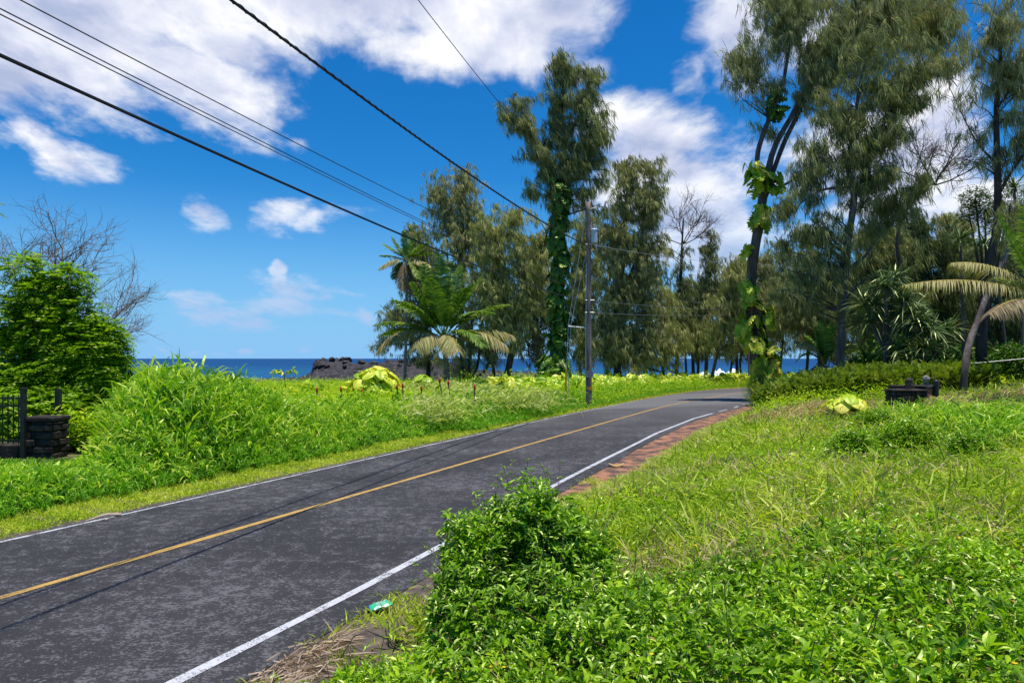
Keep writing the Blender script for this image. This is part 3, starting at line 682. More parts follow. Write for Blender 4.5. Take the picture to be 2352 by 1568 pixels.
# the leaning tree beside the road
Yv = 37.0
tree('leaning_tree', 'tall leaning ironwood at the road bend, forking high and ringed with yellow-green creeper', [(1757, 925, Yv, .40), (1758, 880, Yv, .36), (1744, 829, Yv, .36), (1740, 767, Yv, .33), (1728, 697, Yv, .30), (1728, 618, Yv, .26), (1738, 540, Yv, .27), (1748, 478, Yv, .25), (1755, 435, Yv, .23), (1777, 345, Yv, .15), (1815, 273, Yv, .14), (1845, 219, Yv, .13), (1893, 144, Yv, .11), (1941, 85, Yv, .12), (2010, 27, Yv, .09), (2035, -40, Yv, .05)],
     [(1780, 40, 70, 70), (1850, 70, 80, 80), (1800, -20, 120, 50), (1730, 110, 52, 50, 0, .7), (1690, 180, 42, 34, 0, .45), (1680, 130, 26, 26, 0, .4), (1760, 150, 50, 36, 0, .6), (1720, 205, 50, 26, 0, .35), (1762, 290, 22, 20, 0, .9), (1930, 60, 90, 70), (2010, 110, 110, 80), (1930, 150, 90, 50), (2090, 50, 90, 90, 40), (1960, -30, 150, 50), (2130, 30, 90, 60, 39), (2170, 90, 60, 50, 39, .8), (2060, -10, 120, 50), (1900, 220, 60, 40, 0, .7), (1860, 150, 50, 40, 0, .6)], Yv, need_a, bark_g, dens=44, L=.6, Wd=.028,
     stems=[[(1941, 85, Yv, .09), (2010, 70, Yv+1, .07), (2080, 50, Yv+2, .05), (2150, 60, Yv+2, .03)], [(1757, 450, Yv, .18), (1774, 400, Yv, .13), (1801, 328, Yv+.3, .13), (1839, 250, Yv+.3, .12), (1873, 178, Yv+.3, .10), (1905, 130, Yv, .1)],
            [(1750, 470, Yv, .14), (1739, 369, Yv-.3, .13), (1753, 308, Yv-.3, .13), (1770, 267, Yv-.3, .12), (1794, 205, Yv-.2, .1), (1804, 164, Yv, .09), (1820, 60, Yv, .04)],
            [(1796, 210, Yv, .04), (1740, 190, Yv, .03), (1660, 130, Yv, .012)], [(1762, 440, Yv, .08), (1810, 420, Yv+.5, .07), (1850, 390, Yv+1, .05), (1890, 370, Yv+1.5, .03)]], group='tall ironwoods right of the road', wind=.2, gapf=.2)
TG = 'tall ironwoods right of the road'
tree('ironwood_tree', 'tall straight ironwood with a clean grey trunk rising from the fern bank', [(1926, 870, 33, .20), (1930, 800, 33, .19), (1935, 726, 33, .185), (1942, 625, 33, .17), (1950, 540, 33, .16), (1962, 460, 33, .15), (1950, 400, 33, .12), (1955, 320, 33, .1), (1975, 200, 33, .07), (1990, 80, 33, .03)],
     [(1950, 230, 80, 50), (2010, 230, 90, 60), (1890, 290, 60, 40, 0, .8), (1960, 310, 90, 50), (2050, 320, 70, 60), (2090, 250, 50, 50, 0, .8), (1900, 370, 60, 45), (1980, 385, 80, 45), (2060, 400, 70, 55), (1860, 420, 50, 40, 0, .8), (2010, 460, 60, 40), (1850, 480, 66, 45), (2080, 470, 50, 40, 0, .8), (1890, 540, 50, 44), (1830, 560, 56, 50), (2110, 370, 30, 60, 0, .6), (2020, 130, 90, 70), (2110, 130, 80, 60, 0, .8), (1870, 620, 70, 40), (1830, 660, 50, 40)], 33, need_b, bark_g, dens=52, L=.55, Wd=.026,
     stems=[[(1958, 470, 33, .11), (1990, 380, 33, .09), (2017, 312, 33, .08), (2060, 235, 33, .06), (2126, 180, 33, .045), (2175, 115, 33, .02)],
            [(1942, 620, 33, .10), (1985, 590, 33, .075), (2020, 540, 33.5, .06), (2075, 490, 34, .035), (2120, 450, 34, .015)],
            [(1936, 700, 33, .05), (1965, 660, 33, .045), (2010, 630, 33, .03), (2070, 610, 33, .012)],
            [(1945, 430, 33, .07), (1880, 440, 33, .05), (1810, 490, 33, .02)]], group=TG, gapf=.24, wind=.15)
tree('ironwood_tree', 'tall dark-trunked ironwood at the right edge, behind the yellowed palm fronds', [(2258, 885, 29, .22), (2256, 758, 29, .2), (2268, 640, 29, .19), (2288, 527, 29, .16), (2292, 430, 29, .14), (2290, 352, 29, .12), (2290, 234, 29, .1), (2298, 120, 29, .06), (2300, 20, 29, .02)],
     [(2300, 30, 80, 46, 0, .8), (2340, 90, 60, 60, 0, .9), (2260, 110, 60, 44, 0, .8), (2200, 80, 56, 40, 0, .6), (2300, 170, 80, 44), (2200, 190, 60, 36, 0, .5), (2350, 230, 50, 50), (2260, 230, 50, 30, 0, .6), (2300, 290, 70, 36), (2230, 300, 44, 28, 0, .6), (2340, 330, 50, 40), (2270, 370, 50, 26, 0, .8), (2220, 30, 50, 40, 0, .6), (2380, 150, 60, 120)], 29, need_a, bark_d, dens=56, L=.5, Wd=.022,
     stems=[[(2292, 450, 29, .08), (2320, 400, 29, .06), (2370, 330, 29, .04)], [(2292, 380, 29, .06), (2240, 320, 29, .03), (2180, 200, 29, .015)], [(2290, 250, 29, .06), (2330, 190, 29, .04), (2390, 120, 29, .02)]], group=TG, gapf=.34, wind=.1)
tree('ironwood_tree', 'leaning rough-barked ironwood in front of the mulch mound, its trunk tilting right', [(2210, 930, 23, .11), (2216, 850, 23, .105), (2226, 790, 23.3, .10), (2243, 742, 23.6, .10), (2275, 660, 24, .10), (2305, 600, 24, .09), (2335, 500, 24.5, .06)],
     [(2350, 470, 60, 40, 0, .7), (2400, 540, 60, 60, 0, .8)], 24, need_b, bark_g, dens=60, L=.45, Wd=.02, group=TG)
tree('bare_tree', 'dead limb tangle of bare twigs high between the two tall ironwoods', [(2100, 860, 42, .15), (2085, 700, 42, .13), (2060, 560, 42, .10), (2090, 470, 42, .07), (2150, 415, 42, .04)],
     [(2170, 390, 45, 50, 0, .4), (2200, 370, 32, 40, 0, .3), (2120, 450, 40, 30, 0, .4)], 42, need_b, twig_m, dens=3, bare=0, group=None, L=.4, Wd=.03, bough_r=.03)
# the wood closing the view on the right
WG = 'ironwoods closing the view behind the gate'
wood = [
 (2000, 46, [(2000, 560, 80, 60), (1980, 640, 80, 60), (2030, 700, 90, 60), (1960, 720, 60, 60), (2040, 600, 60, 60)], need_b, 'ironwood behind the straight grey trunk, crown reaching to its first fork'),
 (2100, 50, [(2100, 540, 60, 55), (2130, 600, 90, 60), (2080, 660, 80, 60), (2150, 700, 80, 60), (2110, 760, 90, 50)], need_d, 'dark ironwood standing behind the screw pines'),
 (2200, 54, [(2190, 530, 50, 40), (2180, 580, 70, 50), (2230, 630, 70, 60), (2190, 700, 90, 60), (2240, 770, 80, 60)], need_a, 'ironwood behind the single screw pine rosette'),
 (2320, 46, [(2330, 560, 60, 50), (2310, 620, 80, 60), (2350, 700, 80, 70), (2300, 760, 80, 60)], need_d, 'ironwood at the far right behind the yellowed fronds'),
 (1880, 56, [(1900, 680, 66, 50), (1870, 730, 70, 50), (1930, 770, 66, 40), (1800, 690, 50, 60)], need_b, 'shaded ironwood behind the small palms right of the leaning tree'),
 (2430, 40, [(2430, 420, 80, 90), (2430, 560, 90, 90), (2440, 700, 90, 90)], need_a, 'ironwood cut off by the right edge of the view'),
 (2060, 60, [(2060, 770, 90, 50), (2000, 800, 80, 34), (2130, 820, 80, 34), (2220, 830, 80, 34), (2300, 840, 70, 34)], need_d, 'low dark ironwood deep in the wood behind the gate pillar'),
 (1750, 72, [(1745, 620, 60, 46), (1750, 690, 60, 50), (1760, 760, 56, 40, 0, .8)], need_a, 'ironwood directly behind the leaning vine-clad trunk'),
]
for cx, Yd, lb, nm, lab in wood:
    top = min(l[1] for l in lb)
    tree('ironwood_tree', lab, [(cx+10, 872, Yd, .24), (cx, 780, Yd, .2), (cx-4, (780+top)/2, Yd, .14), (cx, top, Yd, .04)], lb, Yd, nm, bark_d, dens=44, L=.65, Wd=.042, group=WG, gapf=.08)
# trees beyond the picture's right edge that shade the wood
tree('ironwood_tree', 'ironwood standing beyond the right edge of the view', [(2700, 900, 26, .2), (2700, 600, 26, .15), (2700, 300, 26, .05)], [(2700, 300, 160, 140), (2700, 500, 150, 120)], 26, need_b, bark_d, dens=20, L=.8, Wd=.05, group=WG)

def broad_tree(name, label, base, lobes, Y, m, n_m2=900, ls=.12, bark=bark_d, cat='tree', group=None):
    bx, by = base; p0 = W(bx, by, Y); g0 = float(gz(p0[0], p0[1])); p0[2] = g0
    root = thing(name, p0, label, cat, group)
    tb, cb = MB(), MB(); cc = np.array([W(l[0], l[1], Y) for l in lobes])
    mid = cc.mean(0); mid[2] = (p0[2]*.6+cc[:, 2].min()*.4)
    tubes(tb, smooth_path([(*(p0-[0, 0, .3]), .2), (*mid, .14)], 12)[None, :, :3], np.linspace(.2, .13, 12)[None], 8)
    n = len(cc); A = np.repeat(mid[None], n, 0); tubes(tb, bez(A, (A+cc)/2+[0, 0, .4], cc, 8), np.linspace(.1, .03, 8)[None], 5)
    for c, l in zip(cc, lobes):
        ax, az = l[2]/F*Y, l[3]/F*Y; ay = min(ax, az)*.9; k = int(math.pi*ax*az*n_m2/5)
        P = c+sphere_dirs(k)*(rng.uniform(.2, 1, (k, 1))**.4)*np.array([ax, ay, az])
        P = P[hnoise(P[:, 0], P[:, 2], 2.2, l[0]) > -.55]
        q = np.repeat(P, 5, 0)+rng.normal(size=(len(P)*5, 3))*ls*.7
        D = sphere_dirs(len(q)); D[:, 2] = D[:, 2]*.4-.1; X, Dn, Z = frames(D, roll=.6)
        stamp(cb, DIA, DIAF, q, X, Dn, Z, ls*rnd(len(q), .7, 1.3))
    tb.build('trunk', bark, root, smooth=True); cb.build('crown', m, root); return root
broad_tree('broadleaf_tree', 'small-leaved round green tree against the cloud beside the right-hand dark trunk', (2240, 880), [(2240, 455, 36, 26), (2262, 480, 40, 34), (2225, 490, 30, 24), (2290, 500, 40, 34), (2320, 470, 30, 40)], 34, broad_m)
# ------------------------------------------------------------------ palms, screw pines, ferns, creepers
def frond_paths(mb_r, mb_l, A, M, B, n_leaf, ll, lw, r=.03, droop=.35, wind=(0, 0, 0), m=14, lift=0.25, k=4):
    """pinnate fronds along curves A-M-B; leaflets both sides"""
    A, M, B = (np.atleast_2d(np.asarray(q, float)) for q in (A, M, B))
    P = bez(A, M, B, m); n = len(P)
    if mb_r is not None: tubes(mb_r, P, r*np.linspace(1, .2, m)[None], k)
    t = np.linspace(.16, .995, n_leaf); t = np.tile(t, (n, 1))+rng.normal(size=(n, n_leaf))*.004; t = np.clip(t, 0, 1)
    a, b, c = (1-t)**2, 2*t*(1-t), t*t
    Q = A[:, None]*a[..., None]+M[:, None]*b[..., None]+B[:, None]*c[..., None]
    T = norm((M-A)[:, None]*(1-t)[..., None]+(B-M)[:, None]*t[..., None])
    S = norm(np.cross(T, np.array([0, 0, 1.])+T*0+1e-3)); U = np.cross(S, T)
    ln = ll*(np.sin(np.pi*(t*.80+.16))**.7)
    for sg in (-1, 1):
        D = S*sg*.85+T*.62+U*lift+rng.normal(size=Q.shape)*.07+np.array(wind)
        blades(mb_l, Q.reshape(-1, 3), D.reshape(-1, 3), (ln*rng.uniform(.85, 1.1, ln.shape)).ravel(), lw, droop, seg=3, side=norm(np.cross(norm(D), U)+.25*rng.normal(size=Q.shape)).reshape(-1, 3), taper=.6)
def palm(name, label, crown, Y, base, fr, r0, r1, nl, ll, lw, tip_m=(palm_g, palm_y, palm_b), group='coconut palms', trunk_m=bark_p, cat='palm', midr=.03):
    """fr: list of (end x, end y, control x, control y, depth step, material index)"""
    c = W(crown[0], crown[1], Y); b = W(base[0], base[1], Y); g0 = float(gz(b[0], b[1])); b[2] = g0-.2
    root = thing(name, (b[0], b[1], g0), label, cat, group)
    if trunk_m is not None:
        tb = MB(); pth = smooth_path([(*b, r0*1.5), (*(b+(c-b)*.12), r0), (*(b+(c-b)*.5+np.array([.05, 0, 0])), (r0+r1)/2), (*c, r1)], 44)
        rr = pth[:, 3]*(1+.05*np.cos(np.arange(44)*2.2)); tubes(tb, pth[None, :, :3], rr[None], 12)
        tb.build('trunk', trunk_m, root, smooth=True)
    for ex, ey, mx_, my_, dy, mi in fr:
        E = W(ex, ey, Y+dy); M = W(mx_, my_, Y+dy*.5)
        A = c+norm((M-c)[None])[0]*.06
        mb1, mb2 = MB(), MB()
        frond_paths(mb1, mb2, A, M, E, nl, ll, lw, r=midr, droop=.45 if mi == 0 else .75, lift=.3 if mi == 0 else .05)
        mb = MB(); 
        for v_ in (mb1, mb2):
            base_n = mb.n
            for vv in v_.v: mb.v.append(vv)
            for f_, _ in v_.f: mb.f.append((f_+base_n, 0 if v_ is mb1 else 1))
            mb.n += v_.n
        mb.build('frond', [rachis_y if mi else tip_m[0], tip_m[mi]], root)
    return root
palm('coconut_palm', 'coconut palm with bleached drooping lower fronds at the front of the grove', (1020, 778), 35, (1027, 880),
     [(862, 747, 930, 728, .5, 0), (866, 806, 915, 728, -.6, 1), (955, 800, 975, 748, -1.6, 1), (1052, 806, 1030, 750, -1.8, 1), (1180, 772, 1120, 738, .3, 1), (1166, 798, 1105, 738, -.9, 1), (1110, 795, 1075, 735, -1.5, 0),
      (1166, 700, 1095, 705, .4, 0), (1108, 634, 1065, 700, .6, 0), (1085, 655, 1045, 690, -.8, 0), (1045, 588, 1022, 690, .2, 0), (1010, 584, 1012, 690, -.4, 0), (1058, 610, 1036, 700, 1.2, 0), (975, 606, 985, 690, .8, 0), (945, 650, 962, 690, -.5, 0), (920, 700, 950, 705, 1.4, 0), (905, 690, 960, 700, -1.4, 0), (1130, 720, 1070, 700, 2.0, 0), (985, 640, 1000, 690, -1.2, 0), (880, 770, 940, 740, 2, 0)],
     .17, .13, 105, 1.0, .065)
palm('coconut_palm', 'tall slim coconut palm with a small crown, standing left of the bigger palm', (934, 598), 60, (930, 876),
     [(872, 588, 900, 585, 1, 0), (872, 616, 895, 592, -1, 1), (900, 545, 915, 575, .5, 0), (928, 532, 928, 570, -.3, 0), (955, 540, 945, 570, .6, 0), (985, 556, 960, 572, -.6, 0), (1003, 586, 970, 575, .4, 0), (990, 612, 965, 590, -1, 1), (905, 640, 912, 605, .5, 0), (925, 668, 920, 610, -.8, 2), (938, 680, 936, 610, .3, 2), (960, 640, 955, 600, -1.5, 0), (880, 560, 905, 575, 1.5, 0), (968, 560, 950, 580, 2, 0)],
     .14, .11, 70, .8, .065)
# palm at the right edge
palm('coconut_palm', 'coconut palm at the right edge with long yellowed fronds reaching into view', (2420, 690), 18, (2440, 930),
     [(2074, 655, 2250, 620, -.3, 1), (2185, 604, 2290, 590, .2, 1), (2272, 722, 2320, 670, -.9, 2), (2292, 492, 2330, 590, .3, 0), (2352, 470, 2370, 590, -.5, 0), (2420, 420, 2410, 560, .5, 0), (2330, 540, 2360, 620, 1.2, 0), (2560, 470, 2490, 560, 0, 0), (2700, 560, 2560, 580, 0, 0), (2740, 700, 2580, 620, .4, 1), (2290, 640, 2350, 640, 1.4, 0), (2620, 800, 2540, 700, -.6, 2)],
     .16, .13, 105, .62, .026)
# dark palm at the left edge: fan-like stiff leaves
palm('date_palm', 'dark feathery palm half out of view at the left edge behind the shrub', (-70, 700), 19, (-80, 1000),
     [(38, 700, -20, 650, .2, 0), (52, 740, -5, 680, -.5, 0), (36, 655, -25, 630, .4, 0), (10, 610, -50, 620, .2, 0), (20, 770, -20, 710, .5, 0), (-60, 560, -70, 620, .2, 0), (-180, 640, -120, 640, 0, 0), (-200, 740, -130, 670, 0, 0), (-10, 800, -30, 730, -.6, 0), (45, 710, -10, 655, 1, 0)], .16, .14, 70, .42, .022, group=None)
palm('date_palm', 'taller feathery palm whose frond tips just enter the left edge high up', (-110, 520), 24, (-120, 1000),
     [(14, 500, -50, 455, .2, 0), (6, 470, -55, 440, -.3, 0), (-20, 430, -70, 460, .2, 0), (0, 540, -50, 490, .5, 0), (-200, 460, -150, 470, 0, 0), (-230, 560, -160, 510, 0, 0), (-110, 400, -110, 460, 0, 0)], .15, .13, 60, .45, .024, group=None)
# small palms in the shade right of the leaning tree
palm('young_palm', 'young palm with upright dark fronds right of the leaning tree', (1895, 840), 34, (1896, 872),
     [(1862, 745, 1880, 790, .3, 0), (1885, 735, 1890, 790, -.3, 0), (1912, 740, 1905, 790, .3, 0), (1940, 800, 1915, 780, 0, 0), (1835, 790, 1865, 775, -.3, 1), (1830, 830, 1860, 792, .4, 0), (1850, 770, 1875, 795, .8, 0), (1860, 870, 1875, 830, -.6, 2)],
     .14, .12, 50, .7, .045, group='young palms in the shade')
palm('young_palm', 'young palm with one long drooping frond beside the straight grey trunk', (1990, 840), 34, (1992, 870),
     [(2060, 848, 2020, 795, 0, 0), (2045, 870, 2015, 810, -.5, 0), (1965, 780, 1980, 800, .3, 0), (2010, 770, 2000, 800, -.2, 0), (1940, 850, 1962, 812, .4, 0), (2030, 800, 2010, 800, .7, 0)],
     .14, .12, 50, .65, .045, group='young palms in the shade')

def rosette(mb, c, n, L, wd, droop=.55, spread=1.0):
    th = rnd(n, 0, 2*math.pi); el = np.arccos(rnd(n, -.25, 1.0)); 
    D = np.stack([np.sin(el)*np.cos(th), np.sin(el)*np.sin(th), np.cos(el)+.12], 1)
    P = np.repeat(np.asarray(c, float)[None], n, 0)+D*.06
    blades(mb, P, D, L*rnd(n, .75, 1.1), wd, droop*rnd(n, .3, 1.3), seg=3, taper=.8, side=norm(np.cross(D, [0, 0, 1.])+rng.normal(size=D.shape)*.25))
def screw_pine(label, base, heads, Y, L, n=70, wd=.06, r=.08):
    b = W(base[0], base[1], Y); g0 = float(gz(b[0], b[1])); b[2] = g0
    root = thing('screw_pine', b, label, 'screw pine', 'screw pines behind the fern bank')
    tb, cb = MB(), MB(); H = np.array([W(h[0], h[1], Y+h[2]) for h in heads]); c = H.mean(0); J = b+(c-b)*.45; J[2] = b[2]+(H[:, 2].min()-b[2])*.55
    tubes(tb, smooth_path([(*(b-[0, 0, .3]), r*1.3), (*J, r), (*H[0], r*.7)], 14)[None, :, :3], np.linspace(r*1.3, r*.7, 14)[None], 8)
    if len(H) > 1:
        A = np.repeat(J[None], len(H)-1, 0); tubes(tb, bez(A, (A+H[1:])/2+[0, 0, -.15], H[1:], 8), np.linspace(r*.8, r*.5, 8)[None], 6)
    for h in H: rosette(cb, h, n, L, wd)
    tb.build('trunk', bark_g, root, smooth=True); cb.build('crown', hala_m, root)
screw_pine('screw pine with several dark heads above its pale branching stem, left of the thick one', (2032, 880), [(2035, 660, 0), (2055, 640, .5), (2075, 690, -.3), (2010, 700, .3), (2090, 720, -.4), (2000, 740, .2), (2050, 720, .8), (1985, 700, .6)], 29, 1.35, r=.10)
screw_pine('bushy screw pine with hanging yellow dead leaves under its dense heads', (2105, 880), [(2110, 740, 0), (2140, 760, -.4), (2090, 770, .4), (2160, 790, 0), (2125, 800, -.6), (2070, 800, .1), (2150, 820, .5), (2100, 830, -.5), (2175, 760, .3)], 28, 1.15, r=.10)
screw_pine('screw pine with a single star-shaped head standing clear against the wood', (2215, 880), [(2205, 552, 0)], 31, 1.15, r=.07)
screw_pine('screw pine with a pair of heads beside the dark right-hand trunk', (2320, 880), [(2285, 535, 0), (2262, 560, .3)], 31, .95, r=.06)
screw_pine('highest screw pine head at the right edge among the small-leaved green crown', (2350, 880), [(2330, 432, 0), (2352, 500, .3)], 33, 1.0, r=.06)
hm = MB()
P0 = np.array([W(x, y, 27.6) for x, y in zip(rnd(220, 2055, 2175), rnd(220, 760, 850))]); P0[:, 1] += rnd(220, -.5, .5)

# ------------------------------------------------------------------ climbing vines
def vine(label, spots, Y, m, ls, out=.25, group=None, stemm=bark_d, name='climbing_vine', k=26):
    """spots: x, y, spread of leaves (image units); leaves face outward and hang"""
    c0 = W(spots[-1][0], spots[-1][1], Y); root = thing(name, c0, label, 'vine', group)
    lb, sb = MB(), MB()
    for x, y, rpx in spots:
        c = W(x, y, Y); rm = rpx/F*Y; n = max(5, int(k*(rm/.5)**1.4))
        th = rnd(n, 0, 2*math.pi); N = np.stack([np.cos(th), np.sin(th), rnd(n, -.1, .35)], 1); N = norm(N)
        P = c+N*np.stack([rnd(n, .35, 1)*rm]*3, 1)*np.array([1, 1, .0])+np.stack([0*th, 0*th, rnd(n, -1, 1)*rm], 1)
        D = N*.75+np.array([0, 0, -.8])+rng.normal(size=N.shape)*.45; D = norm(D)
        Z = norm(N+np.array([0, 0, 1.15])+rng.normal(size=N.shape)*.25); X = norm(np.cross(D, Z)); Z = np.cross(X, D)
        stamp(lb, BIG, BIGF, P-D*ls*.4, X, D, Z, ls*rnd(n, .6, 1.15))
        A = np.repeat(c[None], n, 0); tubes(sb, bez(A, (A+P)/2+[0, 0, .1], P-D*ls*.4, 4), .012, 3)
    p = np.array([W(s[0], s[1], Y) for s in spots])
    if len(p) > 2:
        for q in range(3):
            pp = smooth_path(p+rng.normal(size=p.shape)*np.array([.10, .16, .05])+np.array([0, -.2, 0]), 40)
            tubes(sb, pp[None], .03, 5)
    lb.build('leaves', m, root); sb.build('stem', stemm, root)
    return root
vine('dark glossy creeper clothing the whole lower trunk of the tall ironwood', [(1283+6*math.sin(i*.9), 430+i*20, 24) for i in range(23)], 47.6, vine_d, .72, k=19)
vine('big green creeper heap at the foot of the vine-wrapped trunk', [(1262, 850, 26), (1285, 862, 30), (1250, 880, 24), (1275, 890, 34)], 46.6, vine_d, .95, k=20)
VS = [(1784, 239, 27, vine_d, 'dark round clump of creeper leaves highest on the leaning tree, left limb'), (1734, 408, 28, vine_y, 'creeper clump left of the high fork of the leaning tree'), (1775, 424, 22, vine_y, 'creeper clump right of the high fork of the leaning tree'),
      (1745, 502, 28, vine_y, 'bright creeper clump just below the fork clumps on the leaning trunk'), (1716, 577, 13, vine_yy, 'small yellow creeper tuft halfway up the leaning trunk, left side'), (1712, 660, 13, vine_yy, 'small yellow creeper tuft on the left of the trunk above the large clump'),
      (1724, 687, 27, vine_y, 'creeper clump under the small yellow tuft on the leaning trunk'), (1765, 730, 20, vine_y, 'creeper clump on the right flank of the leaning trunk'), (1728, 765, 36, vine_y, 'largest creeper clump with long split leaves low on the leaning trunk'),
      (1773, 820, 20, vine_y, 'creeper clump low on the right side of the leaning trunk'), (1742, 842, 20, vine_y, 'creeper clump low on the left side of the leaning trunk'), (1774, 856, 26, vine_y, 'lowest creeper clump hanging above the dark root mass')]
for x, y, r_, m_, lab in VS:
    vine(lab, [(x, y, r_)], 36.7, m_, .66 if r_ > 15 else .5, group='creeper clumps on the leaning tree', k=27)
# rope-like aerial roots round the lower trunk
rt = MB()
for i in range(26):
    x0 = rng.uniform(-.5, .5); ph = rng.uniform(0, 6)
    pts = []
    for y_ in np.linspace(912, 690, 9):
        cxp = np.interp(y_, [690, 767, 829, 900], [1728, 1740, 1745, 1758])
        c = W(cxp, y_, Yv); a_ = ph+(912-y_)*.012*(1 if i % 2 else -1); rr_ = .45+.06*math.sin(y_*.1+i)
        pts.append((c[0]+math.cos(a_)*rr_, c[1]+math.sin(a_)*rr_, c[2]))
    tubes(rt, smooth_path(pts, 36)[None], float(rng.uniform(.02, .05)), 5)
tag(rt.build('aerial_roots', bark_g, smooth=True), 'rope-like brown aerial roots wound round the base of the leaning tree', 'roots')

# ------------------------------------------------------------------ left shrub with bare twigs
def pinnate_leaves(mb, P, D, n, L, ll, lw, droop=.3, mi=0):
    """compound leaves, each a row of paired leaflets"""
    D = norm(D); S = norm(np.cross(D, np.array([0, 0, 1.])+D*0+1e-3)); U = np.cross(S, D); N = len(P)
    for j in range(n):
        t = .15+.85*(j+.5)/n; Q = P+D*(L*t)[:, None]; Q[:, 2] -= L*droop*t*t
        for sg in (-1, 1):
            d = S*sg+D*.45+U*.12+rng.normal(size=P.shape)*.12; d[:, 2] -= .25; X, Dn, Z = frames(d, roll=.25)
            stamp(mb, DIA, DIAF, Q, X, Dn, Z, ll*rnd(N, .8, 1.15)*(1-.35*abs(t-.5)), mi=mi)
lsh_m = leaf_mat('compound_shrub_leaves', [(.05, .13, .008), (.15, .30, .012), (.30, .48, .02), (.50, .62, .04)], trans=.42, gloss=.07, rough=.3, nscale=1.6)
def shrub_compound(label, lobes, Y, base, m, n_m2=380, L=.40, ll=.125, group=None):
    b = W(base[0], base[1], Y); g0 = float(gz(b[0], b[1])); b[2] = g0; root = thing('shrub', b, label, 'shrub', group)
    tb, cb = MB(), MB()
    for l in lobes:
        Yl = Y+(l[4] if len(l) > 4 else 0); c = W(l[0], l[1], Yl); ax, az = l[2]/F*Yl, l[3]/F*Yl; ay = min(ax, az)
        k = int(math.pi*ax*az*n_m2); e = sphere_dirs(k)*(rng.uniform(.15, 1, (k, 1))**.38); P = c+e*np.array([ax, ay, az])
        P = P[hnoise(P[:, 0], P[:, 2], 2.8, l[0]) > -.72]
        D = (P-c)/np.array([ax, ay, az])*.8+rng.normal(size=P.shape)*.45; D[:, 2] += .12
        pinnate_leaves(cb, P, D, 7, L*rnd(len(P), .7, 1.2), ll, .05, droop=.5)
        j = rng.integers(0, len(P), 14); A = np.repeat(b[None], 14, 0)+rng.normal(size=(14, 3))*[.3, .3, 0]; tubes(tb, bez(A, (A+P[j])/2+[0, 0, .3], P[j], 8), np.linspace(.018, .006, 8)[None], 4)
    tb.build('stems', bark_d, root); cb.build('crown', m, root); return root
shrub_compound('bright green feathery-leaved shrub behind the iron fence and stone pillar at the left', [(60, 900, 110, 60, -.5), (20, 820, 80, 60), (150, 850, 100, 70), (120, 760, 80, 60), (200, 790, 60, 50), (90, 690, 44, 50), (170, 720, 60, 34), (240, 760, 34, 24), (60, 620, 30, 30), (150, 640, 50, 22), (110, 680, 50, 40), (225, 800, 60, 50), (250, 850, 40, 50), (30, 740, 60, 50), (30, 960, 70, 50, -1.5), (220, 880, 60, 60), (120, 950, 90, 50, -1.2)], 17, (110, 1000), lsh_m)
def bare_branches(mb, P, D, L, r, depth):
    m = 6; D = norm(np.array(D)[None])[0]
    pts = [np.array(P, float)]; d = D.copy()
    for i in range(m): 
        d = norm((d+rng.normal(size=3)*.13+np.array([.02, 0, .03]))[None])[0]; pts.append(pts[-1]+d*L/m)
    tubes(mb, np.array(pts)[None], np.linspace(r, r*.55, m+1)[None], 4)
    if depth == 0: return
    for i in range(2, m+1):
        for _ in range(2 if depth > 1 else 1):
            if rng.random() < .75: bare_branches(mb, pts[i], d*.75+rng.normal(size=3)*.55+np.array([0, 0, .12]), L*rng.uniform(.45, .7), r*.5, depth-1)
bb = MB(); Yb = 18.5
for (x, y, ex, ey, L_, r_) in [(130, 760, 20, 600, 1.7, .035), (140, 740, 130, 560, 2.0, .035), (120, 760, 90, 590, 1.7, .03), (170, 760, 200, 620, 1.6, .03), (190, 800, 330, 650, 1.7, .028), (215, 810, 330, 730, 1.4, .022), (60, 700, -20, 560, 1.5, .03), (230, 830, 290, 700, 1.2, .018)]:
    a_ = W(x, y, Yb); b_ = W(ex, ey, Yb); bare_branches(bb, a_, (b_-a_), L_, r_, 3)
    g_ = W(120, 1000, Yb); g_[2] = 0; tubes(bb, bez(g_[None], ((g_+a_)/2+[0, 0, .3])[None], a_[None], 8), r_*.9, 4)
tag(bb.build('bare_branches', twig_l), 'leafless grey branches sticking out above the feathery-leaved shrub', 'branches')

# bare twiggy top of the nearly dead ironwood, and the dead tangle by the tall trunks
for (cx, cy, Yd, L_, labels, mm) in [(1570, 560, 64, 2.8, 'bare twig fan crowning the nearly dead ironwood', twig_m), (2148, 425, 42, 2.6, 'bare twig tangle at the end of the dead limb', twig_m)]:
    bb = MB(); a_ = W(cx, cy, Yd)
    for dx, dz in ((-.5, .8), (.1, 1), (.7, .8), (-.9, .35), (1, .35)): bare_branches(bb, a_, (dx, rng.normal()*.3, dz), L_, .05, 3)
    tag(bb.build('dead_twigs', mm), labels, 'twigs')
# ------------------------------------------------------------------ ground plants
gr_tall = leaf_mat('tall_grass_blades', [(.06, .17, .008), (.14, .33, .012), (.27, .49, .018), (.50, .64, .05), (.64, .66, .16)], trans=.40, gloss=.08, rough=.3, nscale=.7, var=.3)
gr_short = leaf_mat('short_verge_grass', [(.20, .32, .02), (.38, .50, .03), (.56, .62, .06), (.68, .62, .16)], trans=.35, gloss=.03, nscale=.9)
gr_field = leaf_mat('field_grass_blades', [(.10, .20, .010), (.25, .38, .018), (.45, .55, .04), (.64, .64, .13)], trans=.35, gloss=.05, nscale=.5, var=.4)
gr_dry = leaf_mat('dry_grass_blades', [(.30, .26, .10), (.44, .36, .18), (.52, .42, .26)], trans=.25, gloss=.04, nscale=.5)
gr_straw = leaf_mat('reddish_straw', [(.36, .22, .10), (.55, .36, .18), (.62, .47, .28)], trans=.25, gloss=.04, nscale=.5)
